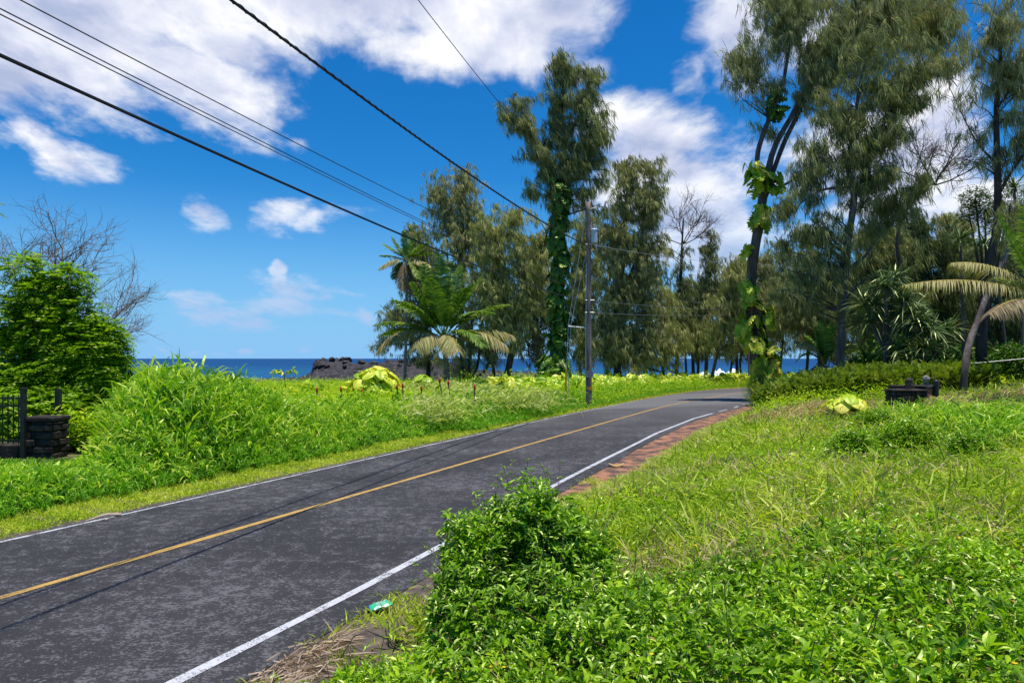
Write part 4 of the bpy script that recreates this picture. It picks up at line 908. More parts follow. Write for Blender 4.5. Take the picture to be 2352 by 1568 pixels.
wl_a = leaf_mat('glossy_ground_leaves', [(.035, .10, .003), (.12, .26, .005), (.27, .48, .008), (.54, .68, .03)], trans=.38, gloss=.10, rough=.22, nscale=1.5, var=.3)
wl_b = leaf_mat('bush_leaves', [(.03, .09, .003), (.10, .23, .005), (.22, .42, .008), (.46, .64, .02)], trans=.34, gloss=.11, rough=.22, nscale=2, var=.35)
wl_c = leaf_mat('small_weed_leaves', [(.09, .20, .008), (.24, .42, .012), (.42, .58, .02), (.64, .62, .04)], trans=.38, gloss=.04, nscale=.7, var=.4)
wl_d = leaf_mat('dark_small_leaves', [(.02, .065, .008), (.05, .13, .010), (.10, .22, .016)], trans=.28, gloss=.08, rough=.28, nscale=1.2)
fern_m = leaf_mat('fern_fronds', [(.055, .10, .010), (.11, .18, .014), (.20, .27, .022), (.15, .10, .03)], trans=.38, gloss=.03, nscale=.5, var=.5)
litter_m = leaf_mat('brown_leaf_litter', [(.16, .095, .06), (.30, .21, .15), (.42, .33, .26)], trans=.15, gloss=.03)
flower_m = leaf_mat('yellow_flowers', [(.8, .55, .02), (.75, .62, .05)], trans=.2, gloss=.02)
stalk_m = surf_mat('weed_stalks', [(.3, (.10, .05, .03)), (.7, (.20, .16, .06))], scale=9, bump=0)

def left_pts(n, y0, y1, d0, d1, p=1.0):
    """points left of the road: by distance along and beyond the asphalt's left edge"""
    y = np.exp(rnd(n, math.log(y0), math.log(y1))) if y0 > 0 else rnd(n, y0, y1)
    i = np.clip(np.searchsorted(YR[:i52], y), 0, i52-1)
    d = d0+(d1-d0)*rng.uniform(0, 1, n)**p
    o = -(AL_[i]+d)
    return RC[i, 0]+RN[i, 0]*o+rng.normal(size=n)*.1, RC[i, 1]+RN[i, 1]*o+rng.normal(size=n)*.15, d, y
def right_pts(n, y0, y1, xr=lambda y: .86*y+2.5, d0=0):
    y = np.exp(rnd(n, math.log(y0), math.log(y1)))
    i = np.clip(np.searchsorted(YR[:i52], y), 0, i52-1)
    xl = RC[i, 0]+RN[i, 0]*AR_[i]+d0
    x = xl+(xr(y)-xl)*rng.uniform(0, 1, n)
    return x, y
def clear_of_road(x, y, m=.0):
    d, ar, al, _ = road_d(x, y); return (d > ar+m) | (d < -al-m)
def leaf_cloud(mb, P, per, ls, spread, tmpl=(DIA, DIAF), flat=.5, upb=.35):
    q = np.repeat(P, per, 0)+rng.normal(size=(len(P)*per, 3))*spread; D = sphere_dirs(len(q)); D[:, 2] = D[:, 2]*flat+upb
    X, Dn, Z = frames(D, roll=.5); stamp(mb, tmpl[0], tmpl[1], q, X, Dn, Z, ls*rnd(len(q), .6, 1.3))
def stuff(mb, name, m, label, cat='grass'): return tag(mb.build(name, m), label, cat, kind='stuff')

# short mown verge, left and right
mb = MB()
def add_short(x, y, h, n_per=4, spread=.05):
    ok = clear_of_road(x, y, .02); x, y = x[ok], y[ok]; h = np.broadcast_to(h, ok.shape)[ok] if np.ndim(h) else np.full(len(x), h)
    X = np.repeat(x, n_per)+rng.normal(size=len(x)*n_per)*spread; Yq = np.repeat(y, n_per)+rng.normal(size=len(x)*n_per)*spread
    P = np.stack([X, Yq, gz(X, Yq)-.01], 1); D = rng.normal(size=P.shape)*.8+np.array([0, 0, .8])
    blades(mb, P, D, np.repeat(h, n_per)*rnd(len(P), .6, 1.3), .007+.0006*Yq, .3, seg=2)
x, y, d, _ = left_pts(34000, 4.5, 50, .08, 1.8); add_short(x, y, .055+.05*d+.0015*y)
i_ = rnd(6000, 50, 53)
x, y = right_pts(15000, 3.2, 13, lambda y: .30*y-.9, .10)
k = hnoise(x, y, 2.2, 3)+.5*hnoise(x, y, 5.1, 1) > -.15; add_short(x[k], y[k], .15, 4, .07)
wd_ = MB(); k = hnoise(x, y, 1.9, 8) > .05; k &= clear_of_road(x, y, .08); P = np.stack([x[k], y[k], gz(x[k], y[k])+.02], 1)[:2600]
x, y, d, _ = left_pts(14000, 30, 51, .3, 3.0); add_short(x, y, .12+.04*d)
stuff(mb, 'verge_grass', gr_short, 'short yellow-green mown grass along the edges of the road')
mb = MB()   # pale grass strip on the right shoulder bank
yq = np.exp(rnd(16000, math.log(9), math.log(34))); i = np.searchsorted(YR[:i52], yq); dd = rnd(16000, 0, 1)**1.2*np.interp(yq, [9, 14, 22, 34], [.8, 1.1, 1.0, .5]); o = AR_[i]+RW[i]+dd-.05
X = RC[i, 0]+RN[i, 0]*o; Yq = RC[i, 1]+RN[i, 1]*o
P = np.stack([X, Yq, gz(X, Yq)-.01], 1); P = np.repeat(P, 3, 0)+rng.normal(size=(48000, 3))*[.05, .05, 0]
blades(mb, P, rng.normal(size=P.shape)*.55+np.array([-.2, 0, .8]), rnd(len(P), .14, .34), .008+.0007*P[:, 1], .25, seg=2)
stuff(mb, 'shoulder_grass', leaf_mat('pale_seeding_grass', [(.36, .46, .07), (.56, .60, .16), (.70, .66, .30)], trans=.3, gloss=.02), 'pale seeding grass strip between the red shoulder and the weedy field')

leaf_cloud(wd_, P, 4, .032, .04)
stuff(wd_, 'verge_weeds', wl_c, 'tiny creeping weeds in the dirt beside the near edge of the road', 'weeds')
# tall cane grass on the left
def hmax(y): return np.interp(y, [5, 8, 10, 12.5, 14, 15.5, 17, 20, 24, 27, 30, 40], [.7, .8, 1.1, 1.9, 2.3, 2.1, 1.4, .8, .75, .9, .6, .5])
def left_h(d, y):
    h = hmax(y)*sm(d, 1.0, 3.2)*(1-.55*sm(y, 16.5, 20)*sm(d, 3.2, 5))*(1+.12*hnoise(d*1.3, y, 1.3, 8))
    # kept low before the pillar and fence
    return h
mb = MB()
def cane(x, y, d, n_leaf, Ls, wd, hscale=1.0):
    ok = ~((x < -8.6) & (y > 12.9)) & ~((x < -9.2) & (y > 12.2)); ok |= (x < -8.6) & (y > 12.9) & (rng.random(len(x)) < .0)
    ok &= ~((x < -5.8) & (y > 15.2+.35*(x+5.8)) & (x < -9.6))
    x, y, d = x[ok], y[ok], d[ok]
    h = left_h(d, y)*hscale+.12; N = len(x)
    capz = np.maximum(.12, (EZ-.150*y-.30)/.8); f_ = sm(-x/y, .50, .645); h = h*(1-f_)+np.minimum(h, capz)*f_; g = gz(x, y)
    X = np.repeat(x, n_leaf); Y_ = np.repeat(y, n_leaf); G_ = np.repeat(g, n_leaf); H = np.repeat(h, n_leaf)
    lean = np.repeat(rng.normal(size=(N, 2))*.12, n_leaf, 0); zf = rnd(len(X), .1, 1.0)**.8
    P = np.stack([X+lean[:, 0]*zf*H, Y_+lean[:, 1]*zf*H, G_+zf*H*.74], 1)
    th = rnd(len(X), 0, 2*math.pi); D = np.stack([np.cos(th)*.5+.1, np.sin(th)*.5-.1, rnd(len(X), .6, 1.6)], 1)
    blades(mb, P, D, np.minimum(Ls, .22+H*.5)*rnd(len(X), .6, 1.25), wd*rnd(len(X), .6, 1.3), rnd(len(X), .35, 1.0), seg=3, taper=.7)
x, y, d, _ = left_pts(4600, 5.5, 30, 1.35, 7.5); ok = (y < 30); cane(x[ok], y[ok], d[ok], 10, .98, .044)
x, y, d, _ = left_pts(2800, 8, 20, 1.4, 4.5); cane(x, y, d, 9, .85, .038)
x, y, d, _ = left_pts(2500, 9, 17, 3.5, 9); cane(x, y, d, 9, 1.0, .048, 1.12)
mbs = MB()
stuff(mb, 'tall_grass', gr_tall, 'tall bright green cane grass bank along the left of the road')
mb = MB()
x, y, d, _ = left_pts(7000, 6, 32, 1.15, 2.4); cane(x, y, d, 5, .45, .018)
x, y, d, _ = left_pts(5000, 20, 50, .4, 4.5); cane(x, y, d, 5, .5, .03, .7)
x = rnd(1500, -13, -7.2); y = rnd(1500, 10.5, 14.0); k = (road_d(x, y)[0] < -road_d(x, y)[2]-1.2) & ~((x < -9.3) & (y > 13.75)); x, y = x[k], y[k]
P = np.repeat(np.stack([x, y, gz(x, y)], 1), 12, 0)+rng.normal(size=(len(x)*12, 3))*[.12, .12, 0]
blades(mb, P, rng.normal(size=P.shape)*.4+[.1, -.1, 1.], rnd(len(P), .25, .6)*np.minimum(1, np.maximum(.25, (EZ-.155*P[:, 1]-.05)/.5)), .022, rnd(len(P), .3, .8), seg=3)
stuff(mb, 'low_grass', leaf_mat('fresh_green_grass', [(.06, .20, .010), (.12, .32, .014), (.20, .44, .02), (.34, .54, .04)], trans=.4, gloss=.06, nscale=.8), 'lower fresh green grass at the foot of the cane grass')
mb = MB()  # dry seeding tops of the cane grass by the palm
c_ = [(W(1075, 905, 29), 2.2), (W(1130, 920, 27), 2.0), (W(1010, 920, 29), 1.6), (W(1190, 925, 28), 1.5), (W(1000, 960, 22), 1.0)]
for c, s_ in c_:
    n = 520; X = c[0]+rng.normal(size=n)*s_*.6; Y_ = c[1]+rng.normal(size=n)*.8; zz = rnd(n, .3, 1.0)
    P = np.stack([X, Y_, gz(X, Y_)+zz], 1); D = np.stack([rnd(n, .1, .9), rng.normal(size=n)*.3, rnd(n, .5, 1.1)], 1)
    blades(mb, P, D, rnd(n, .4, .85), .05, rnd(n, .6, 1.3), seg=3)
stuff(mb, 'seeding_grass', leaf_mat('pale_cane_grass', [(.30, .42, .06), (.50, .56, .14), (.64, .60, .30)], trans=.35, gloss=.04), 'pale dry tops of cane grass in front of the coconut palm')

# low creeper and weeds behind the tall grass, out to the lava
mb = MB()
n = 42000; y = np.exp(rnd(n, math.log(15), math.log(64))); x = rnd(n, -1, 1)*0; x = -y*.80+(y*.80+RC[np.clip(np.searchsorted(YR[:i52], y), 0, i52-1), 0]-4.5)*rng.uniform(0, 1, n)
d, ar, al, _ = road_d(x, y); ok = (-d-al > 3.0); x, y = x[ok], y[ok]
hh = (.55+.28*hnoise(x, y, .35, 2)+.22*hnoise(x, y, 1.2, 5))*np.interp(y, [15, 22, 30, 40, 56, 64], [1.1, .9, .75, .55, .45, .25])
hh = np.maximum(hh, .1)
P = np.stack([x, y, gz(x, y)+hh*rnd(len(x), .35, 1.05)], 1)
leaf_cloud(mb, P, 5, .10+.0022*28, .17)
stuff(mb, 'ground_cover', wl_c, 'yellow-green leafy ground cover between the tall grass and the lava shore', 'ground cover')
mb = MB()   # creeper bank along the far left side of the road and under the grove
n = 8500; i = rng.integers(iy(26), min(i52+70, len(RC)-1), n); dd = rnd(n, .9, 9.5); X = RC[i, 0]-RN[i, 0]*(AL_[i]+dd); Y_ = RC[i, 1]-RN[i, 1]*(AL_[i]+dd)
hh = .22+.25*sm(dd, 1.0, 3)+.45*sm(dd, 5, 8.5)+.12*hnoise(X, Y_, 1.1, 3)
leaf_cloud(mb, np.stack([X, Y_, gz(X, Y_)+hh*rnd(n, .3, 1.05)], 1), 5, .15, .2)
stuff(mb, 'roadside_weeds', wl_c, 'bright green weeds on the bank beyond the road at the pole', 'weeds')
mb = MB()
n = 6500; i = rng.integers(iy(30), min(i52+75, len(RC)-1), n); dd = rnd(n, .3, 3.0); X = RC[i, 0]-RN[i, 0]*(AL_[i]+dd); Y_ = RC[i, 1]-RN[i, 1]*(AL_[i]+dd)
P = np.stack([X, Y_, gz(X, Y_)], 1); P = np.repeat(P, 5, 0)+rng.normal(size=(n*5, 3))*[.12, .12, 0]
blades(mb, P, rng.normal(size=P.shape)*.35+np.array([0, 0, 1.]), np.repeat(.16+.16*sm(dd, .6, 2.4), 5)*rnd(n*5, .6, 1.3), .035, .3, seg=2)
stuff(mb, 'bank_grass', gr_field, 'soft grass along the far bank of the road bend')
mb = MB()   # big-leaved creeper under the trees
n = 1500; i = rng.integers(iy(30), min(i52+60, len(RC)-1), n); dd = rnd(n, 4.5, 9.5); X = RC[i, 0]-RN[i, 0]*(AL_[i]+dd); Y_ = RC[i, 1]-RN[i, 1]*(AL_[i]+dd)
hh = .75+.35*hnoise(X, Y_, .9, 6); P = np.stack([X, Y_, gz(X, Y_)+hh*rnd(n, .6, 1.05)], 1)
N_ = norm(rng.normal(size=(n, 3))*.45+[0, -.5, .7]); D = np.array([0, -.3, -.7])+rng.normal(size=(n, 3))*.6; Dn = norm(D-N_*(D*N_).sum(1)[:, None]); X_ = np.cross(Dn, N_); Z_ = N_; stamp(mb, HRT, HRTF, P, X_, Dn, Z_, rnd(n, .4, .75))
stuff(mb, 'creeper', vine_y, 'big-leaved yellow-green creeper spreading under the ironwoods', 'creeper')

def mound(name, label, cx, cy, rx, ry, Y, m, ls, n, tmpl=(HRT, HRTF), cat='creeper', under=wl_d):
    c = W(cx, cy, Y); ax, az = rx/F*Y, ry/F*Y; g = float(gz(c[0], c[1])); root = thing(name, (c[0], c[1], g), label, cat)
    mb, ub = MB(), MB()
    e = sphere_dirs(n); e[:, 2] = np.abs(e[:, 2]); hz = max(.3, c[2]+az-g)
    P = np.array([c[0], c[1], g])+e*np.array([ax, ax*.7, hz])*rnd(n, .82, 1.03)[:, None]
    N_ = norm(e+[0, 0, .35]+rng.normal(size=e.shape)*.35); D = np.array([0, 0, -1.])+rng.normal(size=e.shape)*.5; D = norm(D-N_*(D*N_).sum(1)[:, None]); Dn = D; X_ = np.cross(D, N_); Z_ = N_
    if tmpl[0] is DIA: X_, Dn, Z_ = frames(e*np.array([1, 1, .2])+rng.normal(size=e.shape)*.5, roll=.5)
    stamp(mb, tmpl[0], tmpl[1], P, X_, Dn, Z_, ls*rnd(n, .6, 1.2))
    mb.build('leaves', m, root)
    k = n*2; e = sphere_dirs(k); e[:, 2] = np.abs(e[:, 2]); P = np.array([c[0], c[1], g])+e*np.array([ax, ax*.7, hz])*rnd(k, .4, .95)[:, None]
    leaf_cloud(ub, P, 4, min(.13, ls*1.2), min(.15, ls*1.5)); ub.build('undergrowth', wl_c if cat == 'creeper' else under, root)
    return root
mound('creeper_mound', 'bright yellow big-leaved creeper mound in front of the lava rocks', 862, 882, 64, 40, 29, vine_yy, .55, 300)
mound('creeper_mound', 'small yellow creeper patch at the left foot of the bright mound', 800, 895, 34, 18, 30, vine_yy, .5, 40)
mound('creeper_mound', 'yellow creeper patch below the papaya sapling', 655, 902, 30, 16, 29, vine_yy, .5, 30)
mound('creeper_mound', 'low creeper patch near the tip of the dark ridge left of the mound', 710, 880, 40, 12, 34, wl_c, .3, 60)
mound('creeper_mound', 'green creeper clump with pale leaves beside the slim palm trunk', 968, 880, 26, 20, 33, vine_y, .5, 60)
mound('creeper_mound', 'pale variegated creeper mound in front of the fern bank', 1945, 918, 44, 20, 17, vine_yy, .42, 80)
mound('creeper_mound', 'creeper clump at the foot of the straight grey trunk', 1950, 868, 40, 16, 31, vine_d, .6, 50)
mound('creeper_mound', 'creeper clump at the foot of the right-hand rough trunk', 2262, 876, 50, 22, 26, vine_y, .35, 110)
mound('creeper_mound', 'dark creeper clump between the leaning tree and the fern bank', 1850, 868, 40, 22, 38, vine_d, .7, 60)
mound('shrub', 'dark small-leaved shrub on the low ground right of the leaning tree', 1800, 905, 60, 30, 27, wl_c, .12, 1500, (DIA, DIAF), 'shrub')
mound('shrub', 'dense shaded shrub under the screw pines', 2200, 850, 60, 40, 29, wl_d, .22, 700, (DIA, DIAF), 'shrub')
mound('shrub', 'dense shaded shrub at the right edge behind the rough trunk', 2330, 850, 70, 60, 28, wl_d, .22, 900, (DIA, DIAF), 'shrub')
mound('shrub', 'low dark shrub behind the tall grass bank at the horizon, with red berries', 520, 870, 66, 20, 24, wl_b, .10, 900, (DIA, DIAF), 'shrub')
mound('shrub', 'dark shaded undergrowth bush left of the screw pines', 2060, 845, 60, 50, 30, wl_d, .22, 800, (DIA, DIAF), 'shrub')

mb = MB()   # thick shaded undergrowth deep in the wood
n = 5200; y = rnd(n, 33, 43); x = y*rnd(n, .46, .80); hh = (1.6+.9*hnoise(x, y, .55, 4))*sm(x/y, .44, .52)+.2
P = np.stack([x, y, gz(x, y)+hh*rnd(n, .1, 1.05)], 1); leaf_cloud(mb, P, 4, .26, .28)
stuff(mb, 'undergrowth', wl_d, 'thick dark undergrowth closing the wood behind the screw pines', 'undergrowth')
# ------------------------------------------------------------------ the field on the right
def field_h(x, y): return .17+.10*hnoise(x, y, .55, 2)+.07*hnoise(x, y, 1.7, 4)
mb = MB()
def field_blades(mb, n, L, wd, y0=3.2, y1=27, tilt=.75, droop=.35, zf=(.0, .6), mask=None, xr=None, seg=2):
    x, y = right_pts(n, y0, y1, *( [xr] if xr else []), d0=.55)
    i = np.clip(np.searchsorted(YR[:i52], y), 0, i52-1); d, ar, al, _ = road_d(x, y); ok = (d-ar) > RW[i]+.5+.25*hnoise(x, y, 1.2, 1)
    ok &= clear_fg(x, y)
    if mask is not None: ok &= mask(x, y)
    x, y = x[ok], y[ok]; h = np.maximum(field_h(x, y), .05)
    P = np.stack([x, y, gz(x, y)+h*rnd(len(x), *zf)], 1)
    D = rng.normal(size=P.shape)*tilt; D[:, 2] = np.abs(D[:, 2])*.6+.55
    blades(mb, P, D, L*rnd(len(x), .5, 1.35)*(1+.02*y), (wd+.0007*y)*rnd(len(x), .6, 1.3), droop*rnd(len(x), .3, 1.6), seg=seg)
BUSH = (-.02, 5.55)
def clear_fg(x, y):
    """the glossy leaved patch near the camera and the mown bit by the packet"""
    e = 4.6+.5*hnoise(x, x*0, .9, 3)+.35*sm(x, .5, 3)+.9*hnoise(x, y, 1.5, 8)
    return (y > e) & ~(((x-BUSH[0])/.75)**2+((y-BUSH[1])/.75)**2 < 1) & ~((x < -.2) & (y < 5.5))
patchy = lambda x, y: (hnoise(x, y, .8, 9)+.6*hnoise(x, y, 2.1, 6) > -.55) & (((x-1.15)/.5)**2+((y-7.1)/.8)**2 > 1)
field_blades(mb, 50000, .27, .011, mask=patchy, tilt=.95)
field_blades(mb, 24000, .40, .015, y0=3.6, zf=(.2, .9), tilt=.9, mask=lambda x, y: (hnoise(x, y, .5, 12) > -.2), seg=3)
stuff(mb, 'field_grass', gr_field, 'loose green and yellow grass covering the field right of the road')
mb = MB()
field_blades(mb, 30000, .30, .009, zf=(.3, 1.0), tilt=1.0, mask=lambda x, y: hnoise(x, y, .7, 21)+.5*hnoise(x, y, 1.9, 2) > -.05)
stuff(mb, 'dry_grass', gr_dry, 'straw-coloured dry stalks scattered through the field')
mb = MB()
x, y = right_pts(26000, 4.2, 30, d0=.5); i = np.clip(np.searchsorted(YR[:i52], y), 0, i52-1); d, ar, al, _ = road_d(x, y)
ok = ((d-ar) > RW[i]+.6) & clear_fg(x, y) & (hnoise(x, y, .6, 15)+.5*hnoise(x, y, 1.5, 3) > -.15); x, y = x[ok], y[ok]
h = np.maximum(field_h(x, y), .05)*rnd(len(x), .3, 1.1); P = np.stack([x, y, gz(x, y)+h], 1)
leaf_cloud(mb, P, 5, .042, .05)
q = P[y > 9]; leaf_cloud(mb, q, 5, .07, .09)
stuff(mb, 'field_weeds', wl_c, 'small-leaved bright green weeds among the field grass', 'weeds')
mb = MB()
x, y = right_pts(16000, 4.6, 24, d0=1.0); d, ar, al, _ = road_d(x, y); i = np.clip(np.searchsorted(YR[:i52], y), 0, i52-1)
ok = ((d-ar) > RW[i]+.9) & (hnoise(x, y, .95, 31)+.6*hnoise(x, y, 2.3, 12) > .30+.25*sm(y, 5, 9)) & (((x-1.15)/.6)**2+((y-7.1)/.9)**2 > 1); x, y = x[ok], y[ok]
q = np.stack([x, y, gz(x, y)+(field_h(x, y)+.08)*rnd(len(x), .5, 1.15)], 1); sel = q[:, 1] < 9
leaf_cloud(mb, q[sel], 5, .06, .055, (LEAF, LEAFF), .6, .3); leaf_cloud(mb, q[~sel], 5, .085, .10)
stuff(mb, 'dark_field_weeds', wl_b, 'darker broad-leaved weed patches breaking up the field grass', 'weeds')
mb = MB()   # tall arching grass at the right edge of the field
n = 520; x = rnd(n, 8.2, 13.5); y = rnd(n, 10.5, 15.5); k_ = 12; X = np.repeat(x, k_); Y_ = np.repeat(y, k_); z = gz(X, Y_); H = rnd(len(X), .1, .55)
th = rnd(len(X), 0, 6.28); blades(mb, np.stack([X, Y_, z+H], 1), np.stack([np.cos(th)*.5, np.sin(th)*.5, rnd(len(X), .6, 1.3)], 1), rnd(len(X), .5, 1.0), .024, rnd(len(X), .5, 1.1), seg=3)
stuff(mb, 'arching_grass', gr_tall, 'tall arching grass clump at the right edge of the field')
mb = MB()
n = 3600; x = 6.6+rnd(n, 0, 9.0); y = rnd(n, 15.8, 20); k = ~((x/y > .535) & (x/y < .60)); x, y = x[k], y[k]; n = len(x); z = gz(x, y)
blades(mb, np.stack([x, y, z+rnd(n, .05, .4)], 1), np.stack([rnd(n, -.2, .9), rng.normal(size=n)*.3, rnd(n, .5, 1.2)], 1), rnd(n, .35, .75), .018, rnd(n, .5, 1.1), seg=3)
stuff(mb, 'straw_grass', gr_straw, 'reddish dry straw in front of the stone gate pillar')
# dark low bushes in the field
for (cx, cy, rx, ry, Y_, lab) in [(2080, 985, 90, 20, 11.5, 'dark small-leaved bush in the middle of the field'), (1960, 1002, 50, 12, 11, 'lower dark bush left of the field bush'), (2230, 1010, 60, 12, 10.5, 'dark bush near the arching grass'), (2010, 952, 60, 12, 15, 'green bush in front of the stone gate pillar')]:
    mound('bush', lab, cx, cy, rx, ry*.8, Y_, wl_c, .055, 1500, (DIA, DIAF), 'bush', under=wl_b)

# ------------------------------------------------------------------ ferns and mulch behind the gate
mb = MB()
n = 2300; x = rnd(n, 10.0, 17.2); y = 25+(x-10)*.12+rnd(n, -1.8, 3.6); z = gz(x, y); k_ = 3
P = np.repeat(np.stack([x, y, z+rnd(n, .15, .62)], 1), k_, 0); D = rng.normal(size=P.shape)*.5; D[:, 2] = rnd(len(P), .6, 1.3)
L = rnd(len(P), .4, .85); e_ = P+norm(D)*L[:, None]; m_ = P+norm(D)*L[:, None]*.6+[0, 0, .12]
frond_paths(None, mb, P, m_, e_-[0, 0, .08], 12, .11, .035, droop=.15, lift=0, m=4)
stuff(mb, 'fern_bank', fern_m, 'dense bank of green and rusty ferns behind the stone gate pillar', 'ferns')
mb = MB()
n = 2200; x = rnd(n, 7.0, 13.5); y = rnd(n, 22, 34); d_, ar_, _, _ = road_d(x, y); k = d_-ar_ > 2.3; x, y = x[k], y[k]; n = len(x); z = gz(x, y)
P = np.stack([x, y, z+rnd(n, .1, .5)], 1); leaf_cloud(mb, np.repeat(P, 3, 0), 6, .09, .14)
stuff(mb, 'low_shrubs', wl_c, 'low green growth between the leaning tree and the ferns', 'weeds')
m_mulch = surf_mat('brown_needle_mulch', [(.3, (.06, .03, .024)), (.5, (.14, .075, .06)), (.7, (.24, .145, .12))], scale=6, bump=.8)
mb = MB(); V, q = grid_mesh(np.arange(13.0, 30, .3), np.arange(19, 30, .3), lambda a, b: ground_h(a, b)-.25+.55*np.exp(-((a-18.6)/4.2)**2-((b-24)/3.0)**2)+.04*hnoise(a, b, 2)); mb.add(V, q)
tag(mb.build('mulch_ground', m_mulch, smooth=True), kind='structure')
mb = MB(); n = 5000; x = rnd(n, 13, 24); y = rnd(n, 20, 27); z = ground_h(x, y)-.23+.55*np.exp(-((x-18.6)/4.2)**2-((y-24)/3.0)**2)+.04*hnoise(x, y, 2)
D = rng.normal(size=(n, 3)); D[:, 2] *= .12; blades(mb, np.stack([x, y, z], 1), D, rnd(n, .12, .35), .018, .05)
stuff(mb, 'needle_litter', litter_m, 'fallen brown needles covering the mound under the trees', 'litter')

# ------------------------------------------------------------------ glossy leaved patch at the camera's feet
def whorls(mb, C, N, per, ls, up=.55, roll=.3, tmpl=(LEAF, LEAFF)):
    n = len(C)*per; th = np.repeat(rnd(len(C), 0, 6.28), per)+np.tile(np.arange(per)/per*6.28*1.6, len(C))+rng.normal(size=n)*.35
    A = norm(np.cross(N, sphere_dirs(len(N)))); B = np.cross(N, A)
    D = np.repeat(A, per, 0)*np.cos(th)[:, None]+np.repeat(B, per, 0)*np.sin(th)[:, None]+np.repeat(N, per, 0)*(up*rnd(n, .2, 1.7))[:, None]
    X, Dn, Z = frames(D, roll=roll)
    q = np.repeat(C, per, 0)-np.repeat(N, per, 0)*(np.tile(np.arange(per)/per, len(C))*ls*.7)[:, None]
    stamp(mb, tmpl[0], tmpl[1], q, X, Dn, Z, ls*rnd(n, .6, 1.2))
mb = MB(); st_ = MB()
n = 13500; y = rnd(n, -2.2, 6.3); y = np.where(rng.random(n) < .8, rnd(n, 2.0, 6.3), y); x = rnd(n, -2.0, 6.4)
edge = np.interp(y, [1, 2.4, 3.2, 4.2, 4.7, 5.2, 6], [-2.2, -2.0, -1.75, -1.5, -1.1, -.78, -.6])+.12*hnoise(y, x*0, 2.2, 5)
top = 5.15+.5*hnoise(x, x*0, .9, 3)+.35*sm(x, .5, 3)+.9*hnoise(x, y, 1.5, 8)
ok = (x > edge) & ((y < top) | ((x > 2.2) & (hnoise(x, y, 1.1, 5) > .1) & (y < 6.3))); x, y = x[ok], y[ok]
hc = .30+.10*hnoise(x, y, 1.3, 1)+.05*hnoise(x, y, 3.7, 2); hc *= sm(x-np.interp(y, [1, 2.4, 3.2, 4.2, 4.7, 5.2, 6], [-2.3, -2.1, -1.85, -1.6, -1.2, -.88, -.7]), -.05, .5)*.75+.25
C = np.stack([x, y, gz(x, y)+hc*rnd(len(x), .45, 1.05)], 1); N = rng.normal(size=C.shape)*.35+np.array([0, 0, 1.]); N = norm(N)
hol = hnoise(C[:, 0], C[:, 1], 2.6, 3)+.6*hnoise(C[:, 0], C[:, 1], 5.1, 1); kq = hol > -.75; C = C[kq]; N = N[kq]; sz = rng.random(len(C))
for q_, ls_ in ((sz < .4, .042), ((sz >= .4) & (sz < .8), .060), (sz >= .8, .082)): whorls(mb, C[q_], N[q_], 7, ls_, up=.7, roll=.45)
n = 14000; x = rnd(n, -1.8, 6.2); y = rnd(n, .6, 6.0); ok = (x > np.interp(y, [1, 2.4, 3.2, 4.2, 4.7, 5.2, 6], [-2.1, -1.9, -1.65, -1.4, -1.0, -.7, -.5])) & (y < 5.1+.5*hnoise(x, x*0, .9, 3)+.35*sm(x, .5, 3)); x, y = x[ok], y[ok]
leaf_cloud(mb, np.stack([x, y, gz(x, y)+rnd(len(x), .02, .24)], 1), 3, .065, .07, (LEAF, LEAFF), .7, .2)
stuff(mb, 'glossy_ground_cover', wl_a, 'glossy broad-leaved ground cover filling the near right corner', 'ground cover')
stuff_b = MB(); jj = np.where((C[:, 0] > .6) & (hnoise(C[:, 0], C[:, 1], 1.0, 7) > -.1))[0]; P = np.repeat(C[rng.choice(jj, 1100)]-[0, 0, .15], 3, 0)
blades(stuff_b, P, rng.normal(size=P.shape)*.55+[0, 0, .9], rnd(len(P), .18, .42), .009, rnd(len(P), .2, .7), seg=3)
stuff(stuff_b, 'scattered_grass', gr_field, 'loose grass blades sticking out of the glossy ground cover')
dead_b = MB(); P = C[rng.choice(len(C), 700)]+rng.normal(size=(700, 3))*[.03, .03, .02]; D_ = sphere_dirs(700); X_, Dn_, Z_ = frames(D_, roll=.6); stamp(dead_b, LEAF, LEAFF, P, X_, Dn_, Z_, rnd(700, .03, .07))
stuff(dead_b, 'withered_leaves', leaf_mat('withered_leaves', [(.16, .07, .03), (.34, .20, .07), (.52, .42, .12)], trans=.3), 'withered brown and yellow leaves caught in the ground cover', 'leaves')
mb = MB()
j = rng.integers(0, len(C), 420); P = C[j]-[0, 0, .25]; D = rng.normal(size=P.shape)*.3+[0, 0, 1.]
tubes(mb, bez(P, P+norm(D)*.2, P+norm(D)*rnd(420, .3, .5)[:, None]+rng.normal(size=P.shape)*.03, 5), .0028, 3)
stuff(mb, 'weed_stalks', stalk_m, 'thin reddish weed stalks rising through the glossy leaves', 'weeds')
mb = MB(); n = 60; j = rng.integers(0, len(C), n); P = np.repeat(C[j]+[0, 0, .07], 6, 0); th = np.tile(np.arange(6)*1.047, n); D = np.stack([np.cos(th), np.sin(th), th*0+.35], 1)
X, Dn, Z = frames(D); stamp(mb, DIA, DIAF, P, X, Dn, Z, .018)
x, y = right_pts(220, 5, 20, d0=1.2); P = np.repeat(np.stack([x, y, gz(x, y)+field_h(x, y)+.12], 1), 5, 0); D = sphere_dirs(len(P)); D[:, 2] = abs(D[:, 2])*.4; X, Dn, Z = frames(D); stamp(mb, DIA, DIAF, P, X, Dn, Z, .028)
stuff(mb, 'yellow_flowers', flower_m, 'tiny yellow daisies dotted over the weeds', 'flowers')

